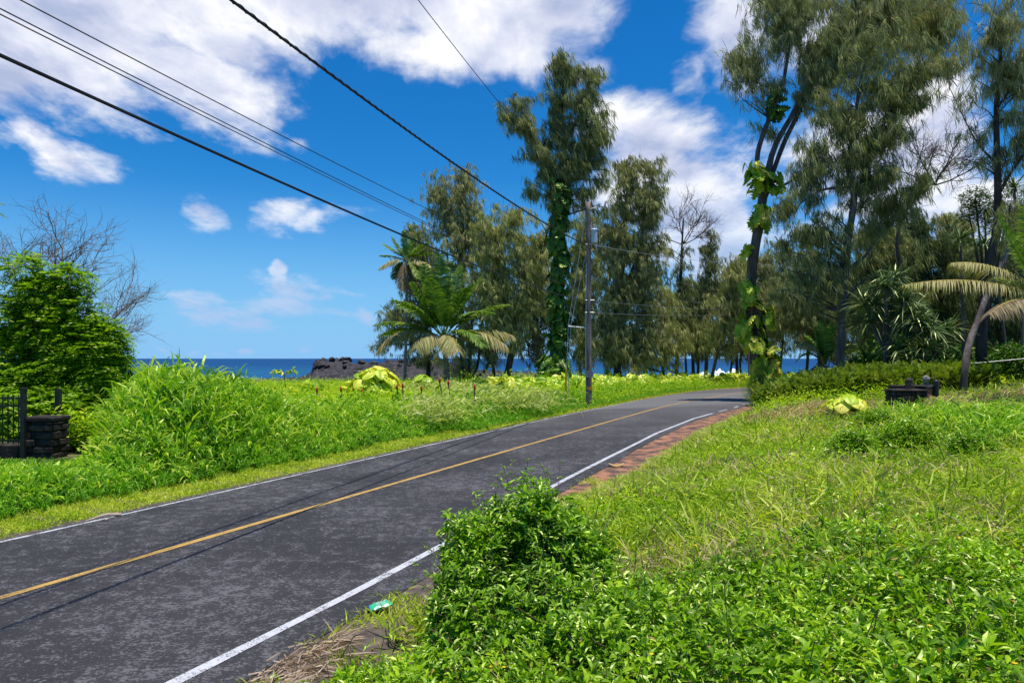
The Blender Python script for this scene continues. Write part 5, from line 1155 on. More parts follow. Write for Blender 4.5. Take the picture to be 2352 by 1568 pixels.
# the rounded bush beside the road
def round_bush(label, lobes, m, ls):
    """heap of several leafy lobes: x, y, radius, height, clusters"""
    c = lobes[0]; g = float(gz(c[0], c[1])); root = thing('roadside_bush', (c[0], c[1], g), label, 'bush')
    mb, sb = MB(), MB()
    for lx, ly, r, h, n in lobes:
        base = np.array([lx, ly, float(gz(lx, ly))]); R3 = np.array([r, r, h])
        e = sphere_dirs(n); e[:, 2] = e[:, 2]*.5+.42; e = norm(e)
        lump = 1+.20*hnoise(e[:, 0]*3+lx*5, e[:, 2]*3+e[:, 1], 1.3, 4)+.10*hnoise(e[:, 0]*7, e[:, 1]*7+e[:, 2]*6, 1, lx)
        C = base+e*R3*(rnd(n, .60, 1.03)*lump)[:, None]
        N = norm(e*np.array([1, 1, 1.2])+[0, 0, .5]+rng.normal(size=e.shape)*.35)
        hol = hnoise(C[:, 0]+C[:, 1], C[:, 2], 4.2, lx); kq = hol > -.62; C, N = C[kq], N[kq]; z = rng.random(len(C))
        whorls(mb, C[z < .4], N[z < .4], 6, ls*.72, up=.6, roll=.45); whorls(mb, C[z >= .4], N[z >= .4], 6, ls, up=.55, roll=.4)
        e2 = sphere_dirs(n); e2[:, 2] = np.abs(e2[:, 2]); leaf_cloud(mb, base+e2*R3*rnd(len(e2), .35, .86)[:, None], 3, ls*.85, .05, (LEAF, LEAFF))
        kk = 60; A = np.repeat(base[None], kk, 0)+rng.normal(size=(kk, 3))*[.12, .12, .0]; E = base+e[:kk]*R3*.95
        tubes(sb, bez(A, (A+E)/2+[0, 0, .15], E, 7), np.linspace(.010, .003, 7)[None], 4)
        kk = int(46*r); E = base+norm(e[:kk]+[0, 0, .6])*R3*.96; T = E+norm(e[:kk]+rng.normal(size=(kk, 3))*.35+[0, 0, .7])*rnd(kk, .08, .32)[:, None]
        tubes(sb, bez(E, (E+T)/2+rng.normal(size=E.shape)*.03, T, 6), .0028, 3)
        for f_ in (.55, 1.0): whorls(mb, E+(T-E)*f_, norm(rng.normal(size=T.shape)*.5+[0, 0, 1.]), 3, ls*.62)
    sb.build('stems', stalk_m, root); mb.build('leaves', m, root); return root
round_bush('dense glossy green bush heaped at the edge of the road, sprawling into the ground cover', [(.02, 5.85, .66, 1.26, 3200), (.40, 5.75, .54, 1.10, 2000), (-.22, 5.78, .46, 1.04, 1900), (-.26, 5.35, .44, .84, 1200), (-.22, 5.10, .46, .66, 1000), (.30, 5.10, .60, .66, 1300), (.85, 5.2, .5, .42, 700), (-.05, 4.6, .52, .44, 900), (.7, 4.6, .6, .40, 900)], wl_b, .082)
# ------------------------------------------------------------------ utility pole
pole_m = surf_mat('weathered_pole_wood', [(.3, (.10, .062, .048)), (.5, (.24, .165, .135)), (.7, (.40, .32, .27))], scale=4, bump=.8, bscale=12, stretch=(3, 3, .35), bdist=.015)
steel = surf_mat('galvanised_steel', [(.3, (.42, .43, .44)), (.7, (.62, .63, .64))], scale=8, bump=0, rough=.45, metal=.3)
grey_p = surf_mat('pale_grey_enamel', [(.35, (.48, .52, .56)), (.7, (.58, .62, .66))], scale=3, bump=0, rough=.35, spec=.5)
ceram = surf_mat('grey_porcelain', [(.4, (.30, .31, .34)), (.6, (.40, .41, .44))], scale=3, bump=0, rough=.25, spec=.6)
orange = surf_mat('orange_reflective_band', [(.3, (.75, .28, .015)), (.7, (.85, .34, .02))], scale=4, bump=0, rough=.4)
yellow_g = surf_mat('yellow_guy_guard', [(.3, (.70, .42, .015)), (.7, (.80, .52, .03))], scale=4, bump=0, rough=.45)
sign_w = surf_mat('faded_white_sign', [(.3, (.36, .28, .26)), (.6, (.55, .46, .44))], scale=9, bump=0, rough=.7)
sign_k = surf_mat('faded_sign_lettering', [(.3, (.035, .03, .04)), (.7, (.10, .07, .07))], scale=9, bump=0, rough=.7)
cable_m = surf_mat('black_cable', [(.3, (.012, .012, .014)), (.7, (.03, .03, .034))], scale=6, bump=0, rough=.6)
cable_b = surf_mat('bare_aluminium_wire', [(.3, (.35, .35, .37)), (.7, (.60, .60, .62))], scale=3, bump=0, rough=.4, metal=.5)
copper = surf_mat('weathered_copper_wire', [(.3, (.08, .045, .035)), (.7, (.16, .09, .07))], scale=6, bump=0, rough=.6)
PY = 33.; K = .75
PB = W(1352.5, 905, PY); gp = float(gz(PB[0], PB[1])); PT = W(1351, 465, PY); H = PT[2]
root = thing('utility_pole', (PB[0], PB[1], gp), 'brown wooden utility pole with grey transformer standing on the grassy bank', 'utility pole')
mb = MB(); pth = np.stack([np.linspace(PB[0]+.02*K, PT[0], 30), np.full(30, PB[1]), np.linspace(gp-.4*K, H, 30)], 1); tubes(mb, pth[None], np.linspace(.145, .112, 30)[None], 14); mb.build('shaft', pole_m, root, smooth=True)
mb = MB(); tubes(mb, np.array([[[PB[0]-.20*K, PB[1]-.10*K, gp+.0*K], [PB[0]-.20*K, PB[1]-.10*K, gp+3.4*K], [PB[0]-.17*K, PB[1]-.10*K, gp+9.2*K]]]), .026*K, 6); mb.build('conduit', steel, root)
b0 = W(1353, 892, PY)[2]
mb = MB(); a_ = np.linspace(0, 6.283, 17)[:-1]
ring = lambda z, r: np.stack([PB[0]+.02*K+np.cos(a_)*r, PB[1]+np.sin(a_)*r, np.full(16, z)], 1)
def band(mb, z0, z1, r):
    V = np.concatenate([ring(z0, r), ring(z1, r), ring(z0, r-.015), ring(z1, r-.015)]); j = np.arange(16); k = (j+1) % 16
    mb.add(V, np.concatenate([np.stack([j, k, k+16, j+16], 1), np.stack([j+16, k+16, k+48, j+48], 1), np.stack([j, j+32, k+32, k], 1)]))
band(mb, b0-.08*K, b0+.13*K, .158); mb.build('reflective_band', orange, root)
sz = W(1352, 859, PY)[2]; sx = PB[0]+.06*K
mb = MB(); box(mb, (sx, PB[1]-.21*K, sz), (.34, .010, .28)); sg = mb.build('sign', sign_w, root)
mb = MB()   # faded marks: two blocks over two lines, too worn to read
for (a, b, w_, h_) in [(-.14, .09, .07, .10), (-.06, .09, .05, .10), (.03, .10, .05, .08), (.11, .10, .06, .09), (-.10, -.03, .12, .05), (.05, -.03, .08, .04), (.13, -.02, .05, .05), (-.06, -.12, .20, .035), (.10, -.12, .08, .035)]:
    box(mb, (sx+a*K, PB[1]-.2175*K, sz+b*K), (w_*K, .004, h_*K))
mb.build('lettering', sign_k, sg)
# transformer
tz0, tz1 = W(0, 595, PY)[2]+1.35*0, 0
tz0 = W(0, 562-0, PY)[2]+.10; tc_ = W(1363.5, 0, PY)[0]; zt = W(0, 528, PY)[2]; zb = W(0, 558, PY)[2]
mb = MB(); zz = [zb-.03*K, zb, zb+.03*K, zt-.03*K, zt, zt+.05*K]; rr = [.11, .145, .155, .155, .17, .145]
tubes(mb, np.array([[[tc_+.02*K, PB[1]-.05*K, z] for z in zz]]), np.array([rr]), 20); tf = mb.build('transformer', grey_p, root, smooth=False)
mb = MB(); tubes(mb, np.array([[[tc_, PB[1]-.05*K, z] for z in np.linspace(zt+.04*K, zt+.42*K, 9)]]), np.array([[.05, .07, .045, .07, .045, .065, .04, .04, .02]])*K, 10); mb.build('bushing', ceram, tf)
mb = MB(); box(mb, (tc_-.22*K, PB[1]-.05*K, zt-.25*K), (.08, .08, .05)); box(mb, (tc_-.22*K, PB[1]-.05*K, zb+.2*K), (.08, .08, .05)); mb.build('bracket', steel, tf)
# arm with insulator and fuse cut-out
az_ = W(0, 476, PY)[2]
mb = MB(); tubes(mb, np.array([[[PT[0]+.12*K, PB[1]-.05*K, az_-.12*K], [PT[0]+.6*K, PB[1]-.08*K, az_-.02*K], [PT[0]+1.02*K, PB[1]-.1*K, az_+.06*K]]]), .035*K, 6); arm = mb.build('arm', steel, root)
mb = MB(); tubes(mb, np.array([[[PT[0]+.70*K, PB[1]-.08*K, az_+z*K] for z in (.0, .05, .06, .12, .13, .19, .20, .26, .33)]]), np.array([[.04, .04, .09, .09, .05, .09, .09, .05, .02]])*K, 10); mb.build('insulator', ceram, arm)
mb = MB(); tubes(mb, np.array([[[PT[0]+1.02*K+.1*t_*K, PB[1]-.1*K, az_-.12*K+.5*t_*K] for t_ in np.linspace(0, 1, 9)]]), np.array([[.04, .08, .05, .08, .05, .08, .05, .07, .03]])*K, 10)
mb.build('fuse_cutout', ceram, arm)
mb = MB(); tubes(mb, np.array([[[PT[0]+1.34*K, PB[1]-.1*K, az_-.22*K], [PT[0]+1.42*K, PB[1]-.1*K, az_+.1*K], [PT[0]+1.46*K, PB[1]-.1*K, az_+.3*K]]]), .035*K, 6); mb.build('fuse_tube', steel, arm)
mb = MB()   # drop wire from the arm to the transformer
tubes(mb, bez(np.array([[PT[0]+1.3*K, PB[1]-.1*K, az_-.1*K]]), np.array([[PT[0]+.9*K, PB[1]-.1*K, zt+.7*K]]), np.array([[tc_, PB[1]-.05*K, zt+.42*K]]), 10), .012, 4); mb.build('drop_wire', cable_m, root)
mb = MB(); tubes(mb, bez(np.array([[tc_+.27*K, PB[1]-.05*K, zt-.05*K]]), np.array([[tc_+.42*K, PB[1]-.1*K, zb-.9*K]]), np.array([[PB[0]+.2*K, PB[1]-.1*K, zb-.15*K]]), 12), .02, 4); mb.build('service_loop', cable_m, root)
for yy_ in (562, 690, 718): 
    mb = MB(); z_ = W(0, yy_, PY)[2]; tubes(mb, np.array([[[PB[0]-.24*K, PB[1]-.12*K, z_], [PB[0]+.34*K, PB[1]-.12*K, z_+.01*K]]]), .03*K, 6); mb.build('bolt', steel, root)
# guy strut and its cables
st = W(1305, 752, PY); sx0 = W(1345, 752, PY)
mb = MB(); tubes(mb, np.array([[sx0+[.02, -.05, -.02], st+[0, -.05, .05]]]), .045*K, 8); mb.build('guy_strut', steel, root)
ga = W(1298, 893, PY); ga[2] = float(gz(ga[0], ga[1]))-.05
for top_y, dx, lab in ((500, 0, 'long steel guy wire from the pole top over the strut, yellow guard at its foot'), (590, .12, 'shorter steel guy wire from mid pole meeting the strut')):
    tp = W(1344, top_y, PY)
    r_ = thing('guy_wire', (ga[0]+dx, ga[1], ga[2]), lab, 'guy wire', 'guy wires of the utility pole')
    mb = MB(); tubes(mb, np.array([[tp, st+[dx, -.05, .1], ga+[dx, 0, 0]]]), .017*K, 5); mb.build('cable', steel, r_)
    mb = MB(); a0 = st+(tp-st)*.42; tubes(mb, np.array([[a0+[dx*.6, 0, -.06], a0+[dx*.6+.02, 0, .10]]]), .045*K, 8); mb.build('guy_insulator', ceram, r_)
    if dx == 0:
        u0 = ga+(st-ga)*.02; u1 = W(1301, 845, PY); mb = MB(); tubes(mb, np.array([[ga, u1]]), .045, 8); mb.build('guard', yellow_g, r_)
# second pole at the bend, and a third out of view
P2 = W(1723, 876, 64); g2 = float(gz(P2[0], P2[1]))
r2 = thing('utility_pole', (P2[0], P2[1], g2), 'distant utility pole with orange band, half hidden behind the leaning tree', 'utility pole')
mb = MB(); tubes(mb, np.array([[[P2[0], P2[1], g2-.3], [P2[0], P2[1], 11.6]]]), np.array([[.2, .15]]), 12); mb.build('shaft', pole_m, r2, smooth=True)
mb = MB(); tubes(mb, np.array([[[P2[0], P2[1], EZ-(867-HY)/F*64], [P2[0], P2[1], EZ-(861-HY)/F*64]]]), .215, 12); mb.build('reflective_band', orange, r2)

def wire(label, pts, r, m, sag=0., n=60, twist=False, group='overhead wires'):
    """pts: true points in the air; a parabola of sag between each pair"""
    P = []
    for a, b in zip(pts[:-1], pts[1:]):
        t_ = np.linspace(0, 1, n)[:, None]; q = a*(1-t_)+b*t_; q[:, 2:] -= 4*sag*t_*(1-t_); P.append(q if len(P) == 0 else q[1:])
    P = np.concatenate(P); mb = MB(); tubes(mb, P[None], r, 6)
    if twist:
        s = np.linspace(0, 1, 900); Q = np.stack([np.interp(s, np.linspace(0, 1, len(P)), P[:, i]) for i in range(3)], 1)
        an = np.linspace(0, 520, 900); Q += np.stack([np.cos(an)*r*1.0, 0*an, np.sin(an)*r*1.0], 1); tubes(mb, Q[None], r*.62, 4)
    return tag(mb.build('overhead_wire', m), label, 'wire', group)
def fit(p_img, att, Yfar=None, ext=1.6):
    """a wire leaving its pole point through two seen points: solve a straight run in the air at nearly level height"""
    return None
# each wire: pole attachment, then where it crosses the picture's border with the depth that keeps the span level
def span(ax_, ay_, Y1, ex, ey, drop, ext=.9):
    A = W(ax_, ay_, Y1); vz = (HY-ey)/F; Ye = (A[2]-EZ-drop)/vz if vz > 0 else 10.; E = W(ex, ey, Ye)
    return A, E, E+(E-A)*ext
for lab, ax_, ay_, ex, ey, drop, r, m_, sg_, tw in [
    ('thick twisted cable crossing the sky to the pole, uppermost of the heavy ones', 1346, 562, 530, 0, 1.2, .020, cable_m, .35, True),
    ('heavy cable lowest of the wires at the left edge of the sky', 1346, 690, 0, 127, .5, .017, cable_m, .28, False),
    ('thin wire, highest of the three fine ones at the left', 1346, 640, 46, 0, .7, .007, cable_m, .30, False),
    ('thin wire just under the highest fine one', 1346, 668, 0, 20, .65, .0062, cable_m, .30, False),
    ('thin reddish wire, lowest of the three fine ones at the left', 1346, 670, 0, 33, .65, .0062, copper, .32, False),
    ('single thin wire running from the top edge to the pole top behind the vine-wrapped tree', 1352, 468, 960, 0, .8, .008, cable_m, .2, False)]:
    A, E, E2 = span(ax_, ay_, PY, ex, ey, drop)
    mid_t = 1; pts = [A, E2]; L_ = np.linalg.norm(E2-A); tE = np.linalg.norm(E-A)/L_
    # choose the sag so that the curve still passes the border point
    t_ = np.linspace(0, 1, 120)[:, None]; s_ = .75*(1.3 if r > .015 else 1.0); raise_ = 4*s_*tE*(1-tE)
    q = A*(1-t_)+E2*t_; q[:, 2:] += raise_*t_/tE-4*s_*t_*(1-t_)
    mb = MB(); tubes(mb, q[None], r, 6)
    if tw:
        s2 = np.linspace(0, 1, 1600); Q = np.stack([np.interp(s2, t_[:, 0], q[:, i]) for i in range(3)], 1); an = np.linspace(0, 1300, 1600)
        Q += np.stack([np.cos(an)*r*.9, 0*an, np.sin(an)*r*.9], 1); tubes(mb, Q[None], r*.6, 4)
    tag(mb.build('overhead_wire', m_), lab, 'wire', 'overhead wires')
A1 = W(1360, 562, PY)
wire('bright bare wire running right from the pole past the leaning trunk', [A1, W(1722, 604, 64), W(2352, 646, 46), W(2900, 660, 34)], .011, cable_b, .25)
wire('black cable from the pole falling right toward the distant pole', [A1, W(1722, 690, 64)], .016, cable_m, .5)
wire('pale wire crossing the wood above the screw pines, upper of a close pair', [W(1360, 690, PY), W(1722, 708, 64), W(2352, 742, 46), W(2900, 760, 34)], .006, cable_b, .2)
wire('pale wire crossing the wood above the screw pines, lower of a close pair', [W(1360, 718, PY), W(1722, 718, 64), W(2352, 753, 46), W(2900, 775, 34)], .006, cable_b, .2)
wire('low bright wire sloping up to the right edge above the gate pillar', [W(1960, 850, 30), W(2100, 843, 29), W(2352, 823, 27), W(2700, 800, 25)], .009, cable_b, .03)

# ------------------------------------------------------------------ left gate pillar and iron fence
def stone_pillar(label, c, w_, d_, h_, name='stone_pillar', rz=0., seed=3, cap=.10):
    g = float(gz(c[0], c[1])); root = thing(name, (c[0], c[1], g), label, 'pillar')
    import bmesh
    bm = bmesh.new(); r_ = np.random.default_rng(seed)
    core = MB(); box(core, (c[0], c[1], g+(h_-cap)/2-.1), (w_-.07, d_-.07, h_-cap+.2), rz); core.build('core', surf_mat('dark_mortar', [(.3, (.02, .017, .016)), (.7, (.05, .042, .04))], scale=9, bump=.6), root)
    mb = MB(); z = 0
    while z < h_-cap-.02:
        hh_ = min(float(r_.uniform(.10, .19)), h_-cap-z)
        for face in range(4):
            wd = w_ if face % 2 == 0 else d_; off = d_/2 if face % 2 == 0 else w_/2; x = -wd/2
            while x < wd/2-.03:
                lw = min(float(r_.uniform(.12, .30)), wd/2-x); a = face*math.pi/2
                if wd/2-x-lw < .05: lw = wd/2-x
                ctr = np.array([x+lw/2, -off+.05-float(r_.uniform(0, .025))]); R = np.array([[math.cos(a), -math.sin(a)], [math.sin(a), math.cos(a)]]); p_ = R@ctr
                R2 = np.array([[math.cos(rz), -math.sin(rz)], [math.sin(rz), math.cos(rz)]]); p_ = R2@p_
                box(mb, (c[0]+p_[0], c[1]+p_[1], g+z+hh_/2), (lw-.008, .10+float(r_.uniform(-.03, .03)), hh_-.006+float(r_.uniform(-.012, .012))), rz+a+float(r_.normal()*.10), bevel=.024)
                x += lw
        z += hh_
    mb.build('stonework', lava_w, root)
    mb = MB(); box(mb, (c[0], c[1], g+h_-cap/2), (w_+.05, d_+.05, cap), rz, bevel=.025); mb.build('capstone', lava_w, root)
    return root, g+h_
lava_w = surf_mat('lava_masonry', [(.3, (.010, .008, .008)), (.5, (.030, .024, .021)), (.72, (.085, .066, .056))], scale=5, bump=1, bscale=22, bdist=.02)
iron = surf_mat('black_painted_iron', [(.3, (.010, .010, .013)), (.7, (.022, .022, .028))], scale=5, bump=0, rough=.4, spec=.5)
pc = W(106, 1040, 14.3); stone_pillar('dark lava-stone gate pillar in the grass behind the left verge', (pc[0], pc[1]), .62, .5, .86)
low = W(20, 1060, 14.2); g = float(gz(low[0], low[1])); rw = thing('low_wall', (low[0], low[1], g), 'low stone kerb running left from the lava-stone pillar', 'wall')
mb = MB(); box(mb, (low[0]-.9, low[1]+.1, g+.12), (2.9, .4, .34), .0, bevel=.03); mb.build('stonework', lava_w, rw)
fc = W(54, 1050, 14.0); g = float(gz(fc[0], fc[1]))
rf = thing('iron_fence', (fc[0], fc[1], g), 'black iron fence with thin bars left of the lava-stone pillar', 'fence')
ztop = W(0, 893, 14)[2]
for x_ in (fc[0], fc[0]-2.2):
    mb = MB(); box(mb, (x_, fc[1], (g+ztop)/2), (.085, .085, ztop-g)); box(mb, (x_, fc[1], ztop+.015), (.11, .11, .03), bevel=.012); mb.build('post', iron, rf)
for zz_ in (W(0, 914, 14)[2], W(0, 932, 14)[2], g+.38):
    mb = MB(); box(mb, (fc[0]-1.1, fc[1], zz_), (2.12, .035, .035)); mb.build('rail', iron, rf)
for k in range(19):
    x_ = fc[0]-.12-k*.11; mb = MB(); box(mb, (x_, fc[1]+.03, (g+.3+ztop-.12)/2), (.018, .018, ztop-.12-g-.3)); mb.build('picket', iron, rf)
p2 = W(134, 960, 15.2); mb = MB(); g_ = float(gz(p2[0], p2[1])); zt_ = W(0, 893, 15.2)[2]; box(mb, (p2[0], p2[1], (g_+zt_)/2), (.10, .10, zt_-g_), bevel=.006)
tag(mb.build('iron_post', iron), 'single black iron post standing just behind the lava-stone pillar', 'post')

# ------------------------------------------------------------------ right gate pillar with stone figures, board gate
Yg = 20.; pc = W(2080, 940, Yg)
rp, ztop_ = stone_pillar('black dry-stone gate pillar at the entrance right of the road, two small stones standing on it', (pc[0], pc[1]), .86, .62, W(0, 893, Yg)[2]-float(gz(pc[0], pc[1])), seed=9, cap=.07, rz=.0)
pc2 = W(2130, 930, 21.3); rp2, zt2 = stone_pillar('lower back wall of the stone gate, stepping up behind the pillar', (pc2[0]-.45, pc2[1]), 1.3, .4, W(0, 884, 21.3)[2]-float(gz(pc2[0]-.45, pc2[1])), name='stone_wall', seed=12, cap=.07)
def carved(label, x, yb, yt, Y, wpx, m, seed):
    c0 = W(x, yb, Y); h_ = (yb-yt)/F*Y; w_ = wpx/F*Y
    mb = MB(); zs = np.linspace(0, 1, 11); prof = [1.0, .98, .92, .86, .80, .74, .66, .70, .66, .52, .12] if seed == 1 else [.7, .75, .62, .66, .85, .98, 1.0, .98, .9, .66, .15]
    P = np.array([[[c0[0], c0[1], ztop_ - .0+z*h_] for z in zs]]); tubes(mb, P, np.array([[q*w_/2 for q in prof]]), 12)
    v_ = mb.v[0]; v_ += (rng.normal(size=v_.shape)*.008).astype(np.float32)
    return mb, c0, h_
mb, c0, h_ = carved('', 2144, 892, 866, Yg, 21, lava_w, 1); mb.v[0][:, 0] += 0
def place(mb, name, m, label, cat, dx, dy, dz):
    o = mb.build(name, m, smooth=True); o.location = (dx, dy, dz); return tag(o, label, cat)
mb, c0, h_ = carved('', 2077+70-0, 892, 866, Yg, 21, lava_w, 1)
o = mb.build('stone_figure', lava_w, smooth=True); o.location = (pc[0]+.10-c0[0], 0, 0); tag(o, 'dark cone-shaped stone figure standing on the front gate pillar', 'stone figure')
pale_s = surf_mat('lichened_pale_stone', [(.35, (.07, .065, .055)), (.55, (.30, .29, .25))], scale=12, bump=.8)
mb, c0, h_ = carved('', 2120, 885, 862, 21.2, 16, pale_s, 2)
o = mb.build('stone_figure', pale_s, smooth=True); o.location = (pc2[0]-.10-c0[0], 0, zt2-ztop_); tag(o, 'pale lichen-spotted round-headed stone figure on the back wall of the gate', 'stone figure')
pg = W(2160, 915, Yg); g_ = float(gz(pg[0], pg[1])); zt_ = W(0, 873, Yg)[2]
mb = MB(); tubes(mb, np.array([[[pg[0]+.12, pg[1]+.4, g_-.2], [pg[0]+.12, pg[1]+.4, zt_-.03], [pg[0]+.12, pg[1]+.4, zt_]]]), np.array([[.075, .075, .05]]), 14)
tag(mb.build('gate_post', iron, smooth=False), 'black round gate post at the end of the small wooden gate', 'post')
wood_m = surf_mat('reddish_gate_boards', [(.3, (.18, .075, .045)), (.7, (.36, .17, .10))], scale=3, bump=.4, stretch=(6, 6, .5))
gg = W(2140, 915, Yg); rg = thing('wooden_gate', (gg[0], gg[1], g_), 'small reddish board gate in a black frame between stone pillar and black post', 'gate')
za, zb_ = g_+.15, W(0, 890, Yg)[2]
mb = MB()
for k in range(5): box(mb, (gg[0]-.17+k*.11, gg[1]-.05+k*.12, (za+zb_)/2), (.12, .02, zb_-za-.08), .83, bevel=.004)
mb.build('boards', wood_m, rg)
mb = MB()
tubes(mb, np.array([[[gg[0]-.24, gg[1]-.13, zb_], [gg[0]+.34, gg[1]+.50, zb_]]]), .03, 6); tubes(mb, np.array([[[gg[0]-.24, gg[1]-.13, za-.2], [gg[0]-.24, gg[1]-.13, zb_+.02]]]), .035, 6)
mb.build('frame', iron, rg)

# ------------------------------------------------------------------ concrete sea wall in the surf
conc = surf_mat('stained_concrete', [(.3, (.16, .14, .13)), (.7, (.38, .35, .32))], scale=1.5, bump=.3)
a_ = W(1640, 871, 95); mb = MB(); box(mb, (a_[0]+1.6, a_[1], a_[2]+.1), (4.6, .6, .9), -.1, bevel=.03); box(mb, (a_[0]+1.0, a_[1]-.5, a_[2]-.7), (3.2, .5, .9), -.1, bevel=.03)
tag(mb.build('sea_wall', conc), 'short stained concrete wall before the white surf beneath the trees', 'wall')

# ------------------------------------------------------------------ small things on the ground
# green packet
pk = G(872, 1399, .03); root = thing('snack_packet', (pk[0], pk[1], .0), 'crumpled shiny green snack packet lying in the verge grass', 'packet')
gp_m = surf_mat('green_foil', [(.35, (.01, .30, .13)), (.6, (.03, .48, .24))], scale=14, bump=.25, bscale=18, rough=.3, spec=.6, bdist=.01)
wh_m = surf_mat('pale_packet_print', [(.3, (.45, .70, .60)), (.7, (.65, .85, .75))], scale=9, bump=0, rough=.35)
bl_m = surf_mat('dark_blue_packet_end', [(.3, (.02, .03, .18)), (.7, (.06, .06, .30))], scale=9, bump=0, rough=.35)
nx, ny = 16, 10; U, V_ = np.meshgrid(np.linspace(-1, 1, nx), np.linspace(-1, 1, ny)); rz = .45
def pk_h(u_, v_): return .022*(1-u_**4)*(1-v_**4)+.004*np.sin(u_*7+v_*5)
def pk_xyz(u_, v_, dz=0.): 
    x_ = u_*.105; y_ = v_*.058*(1+.12*u_*u_); return np.stack([pk[0]+x_*math.cos(rz)-y_*math.sin(rz), pk[1]+x_*math.sin(rz)+y_*math.cos(rz)*1.1, .055+pk_h(u_, v_)+dz+.025*(u_+1)*.5], -1)
def patch_q(nx, ny): 
    i = np.arange(nx-1)[None]+np.arange(ny-1)[:, None]*nx; return np.stack([i, i+1, i+1+nx, i+nx], -1).reshape(-1, 4)
mb = MB(); mb.add(pk_xyz(U, V_).reshape(-1, 3), patch_q(nx, ny)); lowr = pk_xyz(U, V_); lowr[..., 2] = .05-.4*pk_h(U, V_)+.025*(U+1)*.5; mb.add(lowr.reshape(-1, 3), patch_q(nx, ny)[:, ::-1]); pkb = mb.build('wrapper', gp_m, root, smooth=True)
mb = MB()
for k, v0 in enumerate(np.linspace(-.62, .3, 6)):
    u_, v_ = np.meshgrid(np.linspace(-.35, .45, 8), np.array([v0, v0+.06])); mb.add(pk_xyz(u_, v_, .003).reshape(-1, 3), patch_q(8, 2))
u_, v_ = np.meshgrid(np.linspace(.45, .72, 4), np.array([.45, .62, .8])); mb.add(pk_xyz(u_, v_, .003).reshape(-1, 3), patch_q(4, 3))
mb.build('print', wh_m, root)
mb = MB(); u_, v_ = np.meshgrid(np.array([-1.0, -.9]), np.linspace(-1, 1, 8)); mb.add(pk_xyz(u_, v_, .004).reshape(-1, 3), patch_q(2, 8)); mb.build('seam', bl_m, root)
# dead palm frond litter at the near verge
mb = MB(); 
for (x, y, n_, sp_) in [(735, 1500, 120, .09), (680, 1540, 170, .11), (630, 1580, 150, .12), (775, 1478, 60, .06)]:
    c = G(x, y, .0); P = c+rng.normal(size=(n_, 3))*[sp_, sp_*.8, 0]; P[:, 2] = gz(P[:, 0], P[:, 1])+.02+rnd(n_, 0, .05)
    D = np.stack([.8+rng.normal(size=n_)*.5, .35+rng.normal(size=n_)*.6, rng.normal(size=n_)*.18], 1); blades(mb, P, D, rnd(n_, .08, .30), .012, .05, seg=3)
tag(mb.build('dead_palm_frond', leaf_mat('bleached_dead_leaflets', [(.20, .13, .09), (.42, .31, .23), (.60, .48, .38)], trans=.15, gloss=.02)), 'dead brown palm frond lying shredded at the near edge of the road', 'palm frond')
mb = MB(); c = G(1415, 1069, .02); e = np.linspace(0, 6.283, 18)[:-1]; T = np.stack([c[0]+np.cos(e)*.17, c[1]+np.sin(e)*.13, .05+.03*np.cos(2*e)], 1); T = np.vstack([T, [c[0], c[1], .035]])
mb.add(T, np.array([[i, (i+1) % 17, 17] for i in range(17)])); tag(mb.build('fallen_leaf', leaf_mat('tan_dry_leaf', [(.5, .33, .14), (.6, .42, .2)])), 'large tan dry leaf lying on the red shoulder', 'leaf')
mb = MB(); a_ = G(195, 1196, .03); b_ = G(278, 1181, .03); tubes(mb, smooth_path([(*a_, ), (*((a_+b_)/2+[0, .05, .03]), ), (*b_, )], 14)[None], np.linspace(.006, .03, 14)[None], 6)
tubes(mb, smooth_path([(*(a_+[.25, .05, 0]), ), (*((a_+b_)/2+[.1, -.06, .0]), )], 8)[None], .008, 5)
tag(mb.build('fallen_husk', surf_mat('pale_dry_husk', [(.3, (.35, .24, .17)), (.7, (.60, .48, .38))], scale=12, bump=0)), 'pale dry palm husk lying on the left edge line', 'husk')
# papaya sapling and red ginger stalks
def sapling(label, x, yb, yt, Y, m):
    b = W(x, yb, Y); b[2] = float(gz(b[0], b[1])); t_ = W(x-4, yt, Y); root = thing('sapling', b, label, 'sapling')
    sb, lb = MB(), MB(); tubes(sb, smooth_path([(*b, ), (*((b+t_)/2+[.03, 0, 0]), ), (*t_, )], 10)[None], np.linspace(.03, .018, 10)[None], 6)
    for k in range(8):
        a = k*.8; d = np.array([math.cos(a), math.sin(a)*.8, .35+.3*(k % 2)]); e_ = t_+norm(d[None])[0]*.42; tubes(sb, np.array([[t_, e_]]), .007, 4)
        dd = np.repeat(np.array([[math.cos(a), math.sin(a), -.5]]), 5, 0)+rng.normal(size=(5, 3))*.45; X, Dn, Z = frames(dd, roll=.3); stamp(lb, LEAF, LEAFF, np.repeat(e_[None], 5, 0), X, Dn, Z, .24)
    sb.build('stem', stalk_m, root); lb.build('leaves', m, root)
sapling('thin sapling with a few pale leaves sticking up against the sea', 657, 905, 862, 29, vine_y)
red_m = surf_mat('red_ginger_cone', [(.3, (.45, .02, .015)), (.7, (.65, .05, .03))], scale=9, bump=0, rough=.5)
gi = [(728, 876+45, 'leftmost red-tipped ginger stalk'), (783, 920, 'red-tipped ginger stalk below the small yellow patch'), (832, 925, 'low red ginger cone among dark leaves'), (912, 915, 'red-tipped ginger stalk at the foot of the bright mound'), (925, 912, 'ginger stalk leaning beside the one at the mound foot'), (940, 955, 'red ginger cone low in the grass'), (1010, 900, 'red ginger cone right of the slim palm trunk'), (968, 918, 'ginger stalk with big leaves near the slim palm'), (1030, 905, 'red ginger tips beside the pale creeper clump'), (1090, 915, 'last red-tipped ginger stalk, in the dry grass tops')]
